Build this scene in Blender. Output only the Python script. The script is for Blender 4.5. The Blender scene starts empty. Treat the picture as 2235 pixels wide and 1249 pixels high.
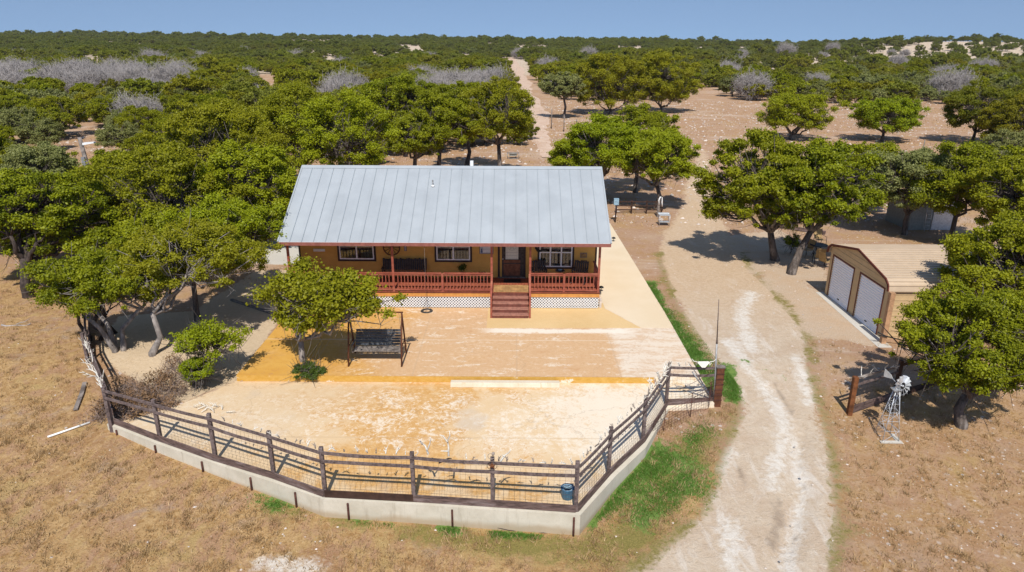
import bpy, math, random
import numpy as np
from mathutils import Vector, Matrix
SC = bpy.context.scene
COL = SC.collection
PI = math.pi
# ------------------------------------------------------------------ camera
CX, CY, F, CH = 1117.5, 624.5, 1510.0, 11.7
PITCH, ROLL = math.radians(19.3), math.radians(0.3)
cd = bpy.data.cameras.new('camera'); cam = bpy.data.objects.new('camera', cd); COL.objects.link(cam)
SC.camera = cam
cd.sensor_width = 36.0; cd.lens = F/2235.0*36.0; cd.clip_start = 0.1; cd.clip_end = 20000
cam.matrix_world = Matrix.Translation((0, 0, CH)) @ Matrix.Rotation(PI/2-PITCH, 4, 'X') @ Matrix.Rotation(ROLL, 4, 'Z')

# survey of the place: turn a pixel of the photograph into a point of the world
def ray(px, py):
    u = (px-CX)/F; v = -(py-CY)/F
    u, v = u*math.cos(ROLL)+v*math.sin(ROLL)*1, v*math.cos(ROLL)+u*math.sin(ROLL)
    return (u, math.cos(PITCH)+v*math.sin(PITCH), -math.sin(PITCH)+v*math.cos(PITCH))
def G(px, py, z=0.0):
    d = ray(px, py); t = (z-CH)/d[2]; return (d[0]*t, d[1]*t)
def D(px, py, Y):
    d = ray(px, py); t = Y/d[1]; return (d[0]*t, CH+d[2]*t)
def proj(x, y, z):
    z = z-CH
    w = y*math.cos(PITCH)-z*math.sin(PITCH); v = y*math.sin(PITCH)+z*math.cos(PITCH)
    u = x/w; v = v/w
    return CX+F*(u-v*math.sin(ROLL)), CY-F*(v-u*math.sin(ROLL))

# ------------------------------------------------------------------ terrain
def sstep(a, b, x):
    t = np.clip((x-a)/(b-a), 0, 1); return t*t*(3-2*t)
def inpoly(x, y, P):
    x = np.asarray(x, float); y = np.asarray(y, float); r = np.zeros(np.broadcast(x, y).shape, bool)
    n = len(P)
    for i in range(n):
        x0, y0 = P[i]; x1, y1 = P[(i+1) % n]
        if y0 == y1: continue
        c = ((y0 > y) != (y1 > y)) & (x < (x1-x0)*(y-y0)/(y1-y0)+x0)
        r ^= c
    return r
def dseg(x, y, P, closed=True):
    d = np.full(np.broadcast(x, y).shape, 1e9); n = len(P)
    for i in range(n if closed else n-1):
        x0, y0 = P[i]; x1, y1 = P[(i+1) % n]; dx, dy = x1-x0, y1-y0
        t = np.clip(((x-x0)*dx+(y-y0)*dy)/(dx*dx+dy*dy+1e-12), 0, 1)
        d = np.minimum(d, np.hypot(x-x0-t*dx, y-y0-t*dy))
    return d
def sdp(x, y, P):   # positive inside
    d = dseg(x, y, P); return np.where(inpoly(x, y, P), d, -d)
SZ = -0.25   # lower slab
WALL = [G(*p, -0.2) for p in [(244, 922), (352, 964), (476, 1006), (617, 1051), (715, 1084), (907, 1095), (1081, 1107), (1267, 1119), (1340, 1036), (1405, 975), (1455, 890)]]
LOWER = WALL + [(7.1, 21.45), (7.08, 23.3), (-10.25, 23.3), (-11.6, 21.36), (-12.5, 20.6)]
UPPER = [(-10.25, 23.2), (7.08, 23.25), (7.08, 29.9), (6.77, 46.7), (4.5, 46.7), (4.5, 39), (-10.25, 39)]
YARD = [WALL[0]]+[(-16.5, 24.5), (-19.4, 29.3), (-19, 33), (-10, 33), (-10, 23)]
def height(x, y):
    x = np.asarray(x, float); y = np.asarray(y, float)
    z = -0.095*np.clip(24.5-y, 0, 16)-0.03*np.clip(8.5-y, 0, 200)
    crest = 14.0-0.0058*x
    z = z+crest*sstep(150, 1250, y)**1.15
    z = z-0.035*np.clip(y-1320, 0, 3000)
    und = np.sin(x*0.011+y*0.004+1.0)*np.sin(y*0.013-x*0.003)+0.5*np.sin(x*0.027+2)*np.sin(y*0.023+x*0.01)
    z = z+und*2.2*sstep(150, 500, y)
    z = z+9*np.exp(-((x-420)/190)**2-((y-640)/170)**2)
    z = z+0.05*np.sin(x*0.9+y*0.37)*np.sin(y*0.8-x*0.21)*sstep(34, 50, np.abs(y-5)+np.clip(np.abs(x)-14, 0, 30))
    near = (y > 8) & (y < 60) & (np.abs(x) < 30)
    if np.any(near):
        s = np.where(near, sdp(x, y, LOWER), -9)
        yd = np.where(near, sdp(x, y, YARD), -9)
        zy = np.where(y < 23.4, -0.285, -0.285+0.255*sstep(23.4, 25.2, y))
        z = z*(1-sstep(-0.1, .35, yd))+zy*sstep(-0.1, .35, yd)
        z = z*(1-sstep(0.05, .35, s))+(-0.7)*sstep(0.05, .35, s)
        u = np.where(near, sdp(x, y, UPPER), -9)
        z = np.where(u > -0.25, np.minimum(z, -0.03), z)-0.3*sstep(.1, .5, u)
    return z
def hz(x, y): return float(height(np.array([x]), np.array([y]))[0])
def T(px, py):
    z = 0.0
    for _ in range(12):
        x, y = G(px, py, z); z = 0.5*z+0.5*hz(x, y)
    return x, y, z

# ------------------------------------------------------------------ mesh builder
class MB:
    def __init__(s): s.v = []; s.f = []; s.n = 0; s.sm = []
    def add(s, vs, fs, smooth=False):
        b = len(s.v); s.v += [tuple(p) for p in vs]; s.f += [tuple(i+b for i in f) for f in fs]; s.sm += [smooth]*len(fs); return s
    def box(s, x0, x1, y0, y1, z0, z1):
        return s.add([(x0, y0, z0), (x1, y0, z0), (x1, y1, z0), (x0, y1, z0), (x0, y0, z1), (x1, y0, z1), (x1, y1, z1), (x0, y1, z1)],
                     [(0, 3, 2, 1), (4, 5, 6, 7), (0, 1, 5, 4), (1, 2, 6, 5), (2, 3, 7, 6), (3, 0, 4, 7)])
    def beam(s, a, b, w, h, up=(0, 0, 1)):
        a = Vector(a); b = Vector(b); d = (b-a).normalized(); u = Vector(up)
        r = d.cross(u)
        if r.length < 1e-4: r = d.cross(Vector((0, 1, 0)))
        r.normalize(); u = r.cross(d).normalized(); r *= w/2; u *= h/2
        P = [a-r-u, a+r-u, a+r+u, a-r+u, b-r-u, b+r-u, b+r+u, b-r+u]
        return s.add(P, [(0, 1, 2, 3), (7, 6, 5, 4), (0, 4, 5, 1), (1, 5, 6, 2), (2, 6, 7, 3), (3, 7, 4, 0)])
    def tube(s, pts, rad, n=6, cap=True, smooth=True):
        pts = [Vector(p) for p in pts]
        if not hasattr(rad, '__len__'): rad = [rad]*len(pts)
        b = len(s.v); u = None
        for i, p in enumerate(pts):
            d = (pts[min(i+1, len(pts)-1)]-pts[max(i-1, 0)])
            d = d.normalized() if d.length > 1e-9 else Vector((0, 0, 1))
            if u is None:
                u = d.cross(Vector((0.3, 0.9, 0.1)));
                if u.length < 1e-3: u = d.cross(Vector((1, 0, 0)))
            u = (u-d*u.dot(d)).normalized(); w = d.cross(u)
            for k in range(n):
                a = 2*PI*k/n; s.v.append(tuple(p+(u*math.cos(a)+w*math.sin(a))*rad[i]))
        for i in range(len(pts)-1):
            for k in range(n):
                k2 = (k+1) % n
                s.f.append((b+i*n+k, b+i*n+k2, b+(i+1)*n+k2, b+(i+1)*n+k)); s.sm.append(smooth)
        if cap:
            s.f.append(tuple(b+k for k in range(n-1, -1, -1))); s.sm.append(False)
            e = b+(len(pts)-1)*n; s.f.append(tuple(e+k for k in range(n))); s.sm.append(False)
        return s
    def prism(s, P, z0, z1):   # polygon in xy (ccw) extruded; z0/z1 may be lists
        n = len(P)
        z0 = z0 if hasattr(z0, '__len__') else [z0]*n; z1 = z1 if hasattr(z1, '__len__') else [z1]*n
        vs = [(p[0], p[1], z0[i]) for i, p in enumerate(P)]+[(p[0], p[1], z1[i]) for i, p in enumerate(P)]
        fs = [tuple(range(n-1, -1, -1)), tuple(range(n, 2*n))]+[(i, (i+1) % n, (i+1) % n+n, i+n) for i in range(n)]
        return s.add(vs, fs)
    def prism_x(s, P, x0, x1):  # polygon in yz extruded along x
        n = len(P); vs = [(x0, p[0], p[1]) for p in P]+[(x1, p[0], p[1]) for p in P]
        return s.add(vs, [tuple(range(n)), tuple(range(2*n-1, n-1, -1))]+[(i+n, (i+1) % n+n, (i+1) % n, i) for i in range(n)])
    def blob(s, c, r, rng, n=6, m=4, j=.25):
        b = len(s.v); s.v.append((c[0], c[1], c[2]-r[2]));
        for i in range(1, m):
            t = PI*i/m
            for k in range(n):
                q = 1+rng.uniform(-j, j); a = 2*PI*k/n
                s.v.append((c[0]+r[0]*math.sin(t)*math.cos(a)*q, c[1]+r[1]*math.sin(t)*math.sin(a)*q, c[2]-r[2]*math.cos(t)*q))
        s.v.append((c[0], c[1], c[2]+r[2])); e = len(s.v)-1
        for k in range(n):
            k2 = (k+1) % n
            s.f.append((b, b+1+k2, b+1+k)); s.sm.append(False)
            for i in range(m-2):
                s.f.append((b+1+i*n+k, b+1+i*n+k2, b+1+(i+1)*n+k2, b+1+(i+1)*n+k)); s.sm.append(False)
            s.f.append((b+1+(m-2)*n+k, b+1+(m-2)*n+k2, e)); s.sm.append(False)
        return s
    def mesh(s, name, mat, bevel=0):
        me = bpy.data.meshes.new(name); me.from_pydata(s.v, [], s.f)
        me.polygons.foreach_set('use_smooth', s.sm); me.materials.append(mat); me.update()
        return me
    def build(s, name, mat, parent=None, bevel=0, loc=None, rz=None):
        o = bpy.data.objects.new(name, s.mesh(name, mat)); COL.objects.link(o)
        if parent: o.parent = parent
        if loc: o.location = loc
        if rz is not None: o.rotation_euler.z = rz
        if bevel:
            m = o.modifiers.new('b', 'BEVEL'); m.width = bevel; m.segments = 1; m.limit_method = 'ANGLE'
        return o
def tag(o, label=None, cat=None, group=None, kind=None):
    if label: o['label'] = label
    if cat: o['category'] = cat
    if group: o['group'] = group
    if kind: o['kind'] = kind
    return o
def empty(name, loc, rz=0, **k):
    o = bpy.data.objects.new(name, None); COL.objects.link(o); o.location = loc; o.rotation_euler.z = rz
    o.empty_display_size = .1
    return tag(o, **k)
def copy_tree(o, parent=None):
    c = o.copy(); COL.objects.link(c)
    if parent: c.parent = parent
    for ch in [q for q in o.children]: copy_tree(ch, c)
    return c

# ------------------------------------------------------------------ materials
class NT:
    def __init__(s, name):
        s.m = bpy.data.materials.new(name); s.m.use_nodes = True; s.t = s.m.node_tree; s.N = s.t.nodes; s.L = s.t.links
        s.b = s.N['Principled BSDF']; s.out = s.N['Material Output']
    def n(s, typ, **k):
        o = s.N.new(typ)
        for a, b in k.items(): setattr(o, a, b)
        return o
    def set(s, sock, v):
        if v is None: return
        if hasattr(v, 'is_output'): s.L.new(v, sock)
        else:
            if sock.type == 'RGBA' and len(v) == 3: v = (*v, 1)
            sock.default_value = v
    def coord(s, kind='Object', scale=(1, 1, 1)):
        t = s.n('ShaderNodeTexCoord'); m = s.n('ShaderNodeMapping'); s.L.new(t.outputs[kind], m.inputs[0]); m.inputs['Scale'].default_value = scale
        return m.outputs[0]
    def noise(s, vec, scale, detail=4, rough=.6, dist=0, out='Fac'):
        o = s.n('ShaderNodeTexNoise'); s.L.new(vec, o.inputs['Vector']); o.inputs['Scale'].default_value = scale
        o.inputs['Detail'].default_value = detail; o.inputs['Roughness'].default_value = rough; o.inputs['Distortion'].default_value = dist
        return o.outputs[out]
    def vor(s, vec, scale, feature='F1', out='Distance', rand=1):
        o = s.n('ShaderNodeTexVoronoi', feature=feature); s.L.new(vec, o.inputs['Vector']); o.inputs['Scale'].default_value = scale
        o.inputs['Randomness'].default_value = rand
        return o.outputs[out]
    def math(s, op, a, b=None, c=None, clamp=False):
        o = s.n('ShaderNodeMath', operation=op, use_clamp=clamp); s.set(o.inputs[0], a)
        if b is not None: s.set(o.inputs[1], b)
        if c is not None: s.set(o.inputs[2], c)
        return o.outputs[0]
    def map(s, v, a, b, c=0, d=1, smooth=True):
        o = s.n('ShaderNodeMapRange', interpolation_type='SMOOTHSTEP' if smooth else 'LINEAR')
        s.set(o.inputs[0], v)
        for i, q in zip((1, 2, 3, 4), (a, b, c, d)): o.inputs[i].default_value = q
        return o.outputs[0]
    def mix(s, fac, a, b, mode='MIX'):
        o = s.n('ShaderNodeMix', data_type='RGBA', blend_type=mode); s.set(o.inputs[0], fac); s.set(o.inputs[6], a); s.set(o.inputs[7], b)
        return o.outputs[2]
    def attr(s, name): return s.n('ShaderNodeAttribute', attribute_name=name).outputs['Fac']
    def sep(s, v):
        o = s.n('ShaderNodeSeparateXYZ'); s.L.new(v, o.inputs[0]); return o.outputs
    def rand(s): return s.n('ShaderNodeObjectInfo').outputs['Random']
    def bump(s, h, strength=.5, dist=.02):
        o = s.n('ShaderNodeBump'); s.L.new(h, o.inputs['Height']); o.inputs['Strength'].default_value = strength; o.inputs['Distance'].default_value = dist
        s.L.new(o.outputs[0], s.b.inputs['Normal'])
    def fin(s, col, rough=.8, metal=0, spec=.3):
        s.set(s.b.inputs['Base Color'], col); s.set(s.b.inputs['Roughness'], rough); s.set(s.b.inputs['Metallic'], metal)
        s.b.inputs['Specular IOR Level'].default_value = spec
        return s.m
def simple(name, col, rough=.7, metal=0, var=.25, scale=6, stretch=(1, 1, 1), bump=.2, spec=.3, dirt=None):
    t = NT(name); v = t.coord('Object', stretch); n = t.noise(v, scale, 5, .65)
    c = t.mix(t.map(n, .3, .7), tuple(q*(1-var) for q in col), tuple(min(1, q*(1+var)) for q in col))
    if dirt: c = t.mix(t.map(t.noise(v, scale*.35, 6, .7), .5, .68), c, dirt)
    if bump: t.bump(n, bump, .01)
    return t.fin(c, rough, metal, spec)
M = {}
M['red_wood'] = simple('red_wood', (.27, .072, .045), .6, var=.25, scale=3, stretch=(1, 1, 3), dirt=(.36, .13, .08))
M['riser'] = simple('riser', (.15, .05, .035), .7, var=.3)
M['red_dark'] = simple('red_dark', (.12, .028, .018), .6, var=.3)
M['tread'] = simple('tread', (.31, .14, .10), .8, var=.25)
M['deck'] = simple('deck', (.30, .085, .045), .7, var=.3, scale=3, stretch=(1, 4, 1))
M['deck_tan'] = simple('deck_tan', (.38, .22, .09), .8, var=.3, scale=3)
M['rim'] = simple('rim', (.55, .25, .065), .7, var=.12)
M['fascia'] = simple('fascia', (.24, .09, .07), .6, var=.2)
M['white'] = simple('white_paint', (.80, .80, .79), .5, var=.06)
M['door_white'] = simple('door_white', (.88, .88, .90), .45, var=.03)
M['lattice'] = simple('lattice_white', (.74, .74, .74), .5, var=.04)
M['dark_trim'] = simple('dark_trim', (.035, .02, .02), .5)
M['weathered'] = simple('weathered_wood', (.125, .092, .085), .85, var=.5, scale=5, stretch=(2, 2, 2), dirt=(.20, .16, .15))
M['weathered_board'] = simple('weathered_board', (.115, .075, .065), .85, var=.5, scale=3, stretch=(1, 1, 6), dirt=(.21, .16, .15))
M['dark_board'] = simple('dark_board', (.05, .026, .018), .8, var=.35, scale=4)
M['grey_wood'] = simple('grey_wood', (.20, .17, .15), .85, var=.4, scale=6, dirt=(.1, .08, .07))
M['rustic'] = simple('rustic_wood', (.055, .045, .042), .8, var=.5, scale=8)
M['seat'] = simple('seat_wood', (.42, .24, .13), .7, var=.3, scale=5)
M['rust'] = simple('rusty_steel', (.09, .035, .025), .8, .1, var=.4, scale=8)
M['rust_orange'] = simple('rusty_orange', (.16, .06, .022), .8, .1, var=.5, scale=4, dirt=(.12, .03, .015))
M['rust_post'] = simple('rusty_post', (.12, .045, .022), .8, .1, var=.5, scale=3, dirt=(.09, .03, .02))
M['galv'] = simple('galvanised_steel', (.58, .60, .62), .4, .5, var=.15, scale=10)
M['grey_steel'] = simple('grey_steel', (.30, .30, .30), .5, .4, var=.2)
M['wire'] = simple('wire', (.16, .12, .10), .6, .4, var=.2, bump=0)
M['bone'] = simple('bleached_bone', (.72, .68, .60), .7, var=.12, scale=12)
M['antler_dark'] = simple('antler_grey', (.30, .25, .21), .7, var=.3, scale=12)
M['rubber'] = simple('tyre_rubber', (.035, .033, .03), .7, var=.3)
M['black'] = simple('black_iron', (.02, .02, .02), .5)
M['pvc'] = simple('white_plastic', (.82, .82, .80), .4, var=.05)
M['blue'] = simple('blue_plastic', (.05, .13, .21), .45, var=.2)
M['blue_pale'] = simple('pale_blue_hose', (.24, .36, .45), .5, var=.3, scale=14)
M['tan_mesh'] = simple('tan_sling', (.40, .27, .12), .8, var=.15)
M['bark'] = simple('bark', (.10, .08, .068), .9, var=.5, scale=7, stretch=(1, 1, .4), bump=.8, dirt=(.24, .21, .19))
M['bark_light'] = simple('bark_light', (.24, .21, .19), .9, var=.4, scale=7, stretch=(1, 1, .4), bump=.8, dirt=(.12, .10, .09))
M['bark_dark'] = simple('dark_bark', (.06, .045, .038), .9, var=.5, scale=7, stretch=(1, 1, .4), bump=.8)
M['deadwood'] = simple('dead_wood', (.33, .30, .285), .85, var=.3, scale=4)
M['deadtwig'] = simple('dead_twigs', (.30, .22, .18), .85, var=.4, scale=4)
M['shed'] = simple('shed_metal', (.25, .26, .24), .5, .2, var=.15)
M['stone'] = simple('limestone', (.55, .48, .42), .9, var=.3, scale=3)
M['terracotta'] = simple('clay_pot', (.10, .05, .035), .8)
M['glass_door'] = simple('etched_glass', (.62, .62, .55), .3, var=.12, scale=30)
M['curtain'] = simple('curtain', (.42, .38, .38), .8, var=.12, scale=9, stretch=(3, 1, .3))

def mat_roof():
    t = NT('standing_seam_metal'); v = t.coord('Object'); n = t.noise(v, .8, 5, .6); n2 = t.noise(v, 14, 4, .7)
    c = t.mix(t.map(n, .3, .7), (.33, .355, .373), (.385, .412, .43)); c = t.mix(t.map(n2, .45, .8, 0, .35), c, (.30, .335, .36))
    x = t.sep(v)
    pan = t.math('FRACT', t.math('MULTIPLY', t.math('FLOOR', t.math('DIVIDE', x[0], .5312)), .3719))
    c = t.mix(t.math('MULTIPLY', pan, .22), c, (.43, .465, .49))
    t.bump(n, .15, .02)
    return t.fin(c, .5, .1, .4)
M['roof'] = mat_roof()
M['roof_seam'] = simple('seam_metal', (.32, .36, .39), .45, .3, var=.1)
def mat_glass():
    t = NT('window_glass'); t.N.remove(t.b)
    tr = t.n('ShaderNodeBsdfTransparent'); tr.inputs[0].default_value = (.55, .6, .62, 1); gl = t.n('ShaderNodeBsdfGlossy'); gl.inputs['Roughness'].default_value = .05
    fr = t.n('ShaderNodeFresnel'); fr.inputs[0].default_value = 1.9; mx = t.n('ShaderNodeMixShader')
    t.L.new(fr.outputs[0], mx.inputs[0]); t.L.new(tr.outputs[0], mx.inputs[1]); t.L.new(gl.outputs[0], mx.inputs[2]); t.L.new(mx.outputs[0], t.out.inputs[0])
    return t.m
M['glass'] = mat_glass()
def mat_siding():
    t = NT('lap_siding'); v = t.coord('Object', (.6, 1, 1)); n = t.noise(v, 3, 6, .7)
    c = t.mix(t.map(n, .3, .7), (.61, .33, .07), (.71, .395, .09)); t.bump(n, .2, .01)
    return t.fin(c, .6)
M['siding'] = mat_siding()
def mat_concrete(name, base, b2, stain):
    t = NT(name); v = t.coord('Object'); n = t.noise(v, 1.2, 8, .7); s2 = t.noise(t.coord('Object', (3, 3, .35)), 1.6, 5, .7)
    c = t.mix(t.map(n, .3, .7), base, b2); c = t.mix(t.map(s2, .52, .75, 0, .6), c, stain)
    c = t.mix(t.map(t.noise(v, 25, 3, .7), .55, .75, 0, .3), c, stain)
    sp = t.math('ADD', t.map(t.sep(v)[2], -.85, -.35, .35, 0), t.math('MULTIPLY', t.math('SUBTRACT', n, .5), .5)); c = t.mix(t.map(sp, .12, .34, 0, .7), c, (.36, .26, .15))
    t.bump(n, .3, .02)
    return t.fin(c, .9)
M['concrete'] = mat_concrete('wall_concrete', (.50, .455, .36), (.62, .57, .47), (.36, .31, .23))
M['concrete_white'] = mat_concrete('curb_concrete', (.58, .49, .36), (.68, .60, .48), (.50, .33, .15))

def mat_patio(name, upper):
    # worn orange and mustard stain over pale concrete
    t = NT(name); v = t.coord('Object'); x = t.sep(v)
    big = t.noise(v, .28, 4, .6, .6); mid = t.noise(v, 1.1, 7, .68, .8); fine = t.noise(v, 6.5, 8, .8, .6); st = t.noise(t.coord('Object', (.45, 1.3, 1)), 1.8, 8, .75, .5); flake = t.noise(v, 17, 4, .7)
    cream = t.mix(t.map(mid, .3, .7), (.64, .46, .265), (.69, .54, .36))
    orange = t.mix(t.map(fine, .35, .65), (.50, .25, .06), (.64, .385, .14))
    must = t.mix(t.map(mid, .3, .7), (.61, .35, .08), (.55, .28, .05))
    pink = t.mix(t.map(fine, .3, .7), (.53, .32, .16), (.61, .41, .24))
    white = (.74, .655, .53)
    if upper:
        left = t.math('ADD', t.map(x[0], -9.5, -1.5, 1, 0), t.math('MULTIPLY', t.math('SUBTRACT', big, .5), 1.2))
        c = t.mix(t.map(left, .1, .6), pink, orange)
        c = t.mix(t.map(t.math('ADD', left, t.math('MULTIPLY', t.math('SUBTRACT', mid, .5), .9)), .68, .98), c, must)
        rt = t.map(x[0], 3.9, 4.5)
        worn = t.math('ADD', t.math('MULTIPLY', t.math('ADD', st, t.math('MULTIPLY', fine, .55)), 1), t.math('MULTIPLY', rt, .13))
        worn = t.math('SUBTRACT', worn, t.math('MULTIPLY', t.map(left, .5, 1), .16))
        rb = t.map(t.math('ADD', fine, t.math('MULTIPLY', mid, .8)), .98, 1.1, 0, .6); c = t.mix(rb, c, (.47, .24, .10)); c = t.mix(t.map(worn, .80, .97, 0, .8), c, white)
        c = t.mix(t.math('MULTIPLY', rt, .40), c, (.64, .54, .44))
        jl = t.map(t.math('ABSOLUTE', t.math('SUBTRACT', x[1], 26.55)), .025, .05, 1, 0)
        jx = t.map(t.math('ABSOLUTE', t.math('SUBTRACT', t.math('MODULO', t.math('ADD', x[0], 40.0), 3.9), 1.2)), .02, .04, 1, 0)
        c = t.mix(t.math('MULTIPLY', jl, .35), c, (.74, .66, .52)); c = t.mix(t.math('MULTIPLY', jx, .25), c, (.42, .30, .2))
    else:
        c = cream
        ctr = t.math('SUBTRACT', 1.0, t.math('ABSOLUTE', t.math('DIVIDE', t.math('ADD', x[0], 3.8), 7.5)))
        oz = t.math('ADD', t.math('ADD', t.math('MULTIPLY', mid, .9), t.math('MULTIPLY', big, .7)), t.math('MULTIPLY', ctr, .26))
        c = t.mix(t.map(oz, .85, 1.05, 0, .9), c, orange)
        c = t.mix(t.map(t.math('ADD', big, t.math('MULTIPLY', x[1], .0)), .56, .66, 0, .4), c, (.70, .52, .34))
        worn = t.math('ADD', fine, t.math('MULTIPLY', mid, .7))
        band = t.map(t.math('ABSOLUTE', t.math('SUBTRACT', x[1], 20.6)), 1.2, 2.6, .12, 0)
        worn = t.math('ADD', worn, t.math('ADD', band, t.map(x[0], .0, 3.5, 0, .2)))
        c = t.mix(t.map(worn, .93, 1.12, 0, .85), c, white)
        spot = t.math('MULTIPLY', t.map(flake, .56, .64), t.map(t.noise(v, .5, 3, .5), .5, .62))
        c = t.mix(t.math('MULTIPLY', spot, .7), c, (.55, .29, .11))
        lf = t.map(t.math('ADD', x[0], t.math('ADD', t.math('MULTIPLY', t.math('SUBTRACT', x[1], 19.5), -.9), t.math('MULTIPLY', t.math('SUBTRACT', mid, .5), 5.0))), -9.5, -5.8, .55, 0)
        c = t.mix(lf, c, t.mix(t.map(fine, .3, .7), (.56, .42, .27), (.63, .49, .33)))
        gr = t.map(t.noise(v, .33, 3, .5, 0), .60, .70, 0, .5); c = t.mix(gr, c, (.50, .42, .34))
        jl = t.map(t.math('ABSOLUTE', t.math('SUBTRACT', x[1], 19.35)), .02, .05, 1, 0)
        c = t.mix(t.math('MULTIPLY', jl, .35), c, (.50, .36, .22))
    if upper:
        ws = t.math('MULTIPLY', t.map(t.math('ABSOLUTE', t.math('ADD', t.math('SUBTRACT', x[1], 27.55), t.math('MULTIPLY', t.math('SUBTRACT', mid, .5), .7))), .12, .34, 1, 0), t.math('MULTIPLY', t.map(x[0], -1.6, -.6), t.map(x[0], 4.6, 5.6, 1, 0)))
        c = t.mix(t.math('MULTIPLY', ws, .85), c, (.76, .69, .58))
    dr = t.map(t.noise(v, 45, 2, .6), .62, .72, 0, .35); c = t.mix(dr, c, (.30, .2, .12))
    wv = t.n('ShaderNodeVectorMath', operation='ADD'); t.L.new(v, wv.inputs[0]); t.L.new(t.noise(v, 1.5, 4, .6, 0, 'Color'), wv.inputs[1])
    ck = t.map(t.vor(wv.outputs[0], .30 if upper else .24, 'DISTANCE_TO_EDGE'), .002, .006, .28, 0); c = t.mix(ck, c, (.33, .22, .13))
    t.bump(fine, .12, .01)
    return t.fin(c, .85)
M['patio_up'] = mat_patio('stained_upper_concrete', True)
M['patio_low'] = mat_patio('stained_lower_concrete', False)
def mat_mustard():
    t = NT('mustard_step_paint'); v = t.coord('Object', (.6, 1, 1)); n = t.noise(v, 1.2, 6, .7); f = t.noise(v, 6, 6, .8)
    c = t.mix(t.map(f, .3, .7), (.50, .27, .04), (.60, .37, .10)); w = t.math('ADD', n, t.math('MULTIPLY', f, .4))
    c = t.mix(t.map(w, .80, .86), c, (.72, .66, .56))
    return t.fin(c, .8)
M['mustard'] = mat_mustard()
def mat_tan(name, a, b, g):
    t = NT(name); v = t.coord('Object'); n = t.noise(v, .5, 5, .6); f = t.noise(v, 12, 6, .8)
    c = t.mix(t.map(n, .3, .7), a, b); c = t.mix(t.map(f, .4, .75, 0, .45), c, g); t.bump(f, .15, .01)
    return t.fin(c, .9)
M['tan_up'] = mat_tan('tan_coating', (.60, .41, .19), (.66, .47, .24), (.52, .34, .15))
M['walk'] = mat_tan('cream_concrete', (.66, .53, .36), (.70, .58, .42), (.60, .47, .31))
M['walk_grey'] = mat_tan('grey_concrete', (.50, .47, .42), (.56, .53, .47), (.42, .39, .34))
def mat_metal_tan(name, col, axis, per):
    t = NT(name); v = t.coord('Object'); x = t.sep(v); n = t.noise(v, 2, 5, .6)
    c = t.mix(t.map(n, .3, .7), tuple(q*.93 for q in col), tuple(q*1.05 for q in col))
    return t.fin(c, .5, 0, .4)
M['tan_metal'] = mat_metal_tan('tan_sheet_metal', (.52, .37, .20), 2, .2)
M['tan_roof'] = mat_metal_tan('tan_roof_metal', (.50, .385, .27), 2, .2)

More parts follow.
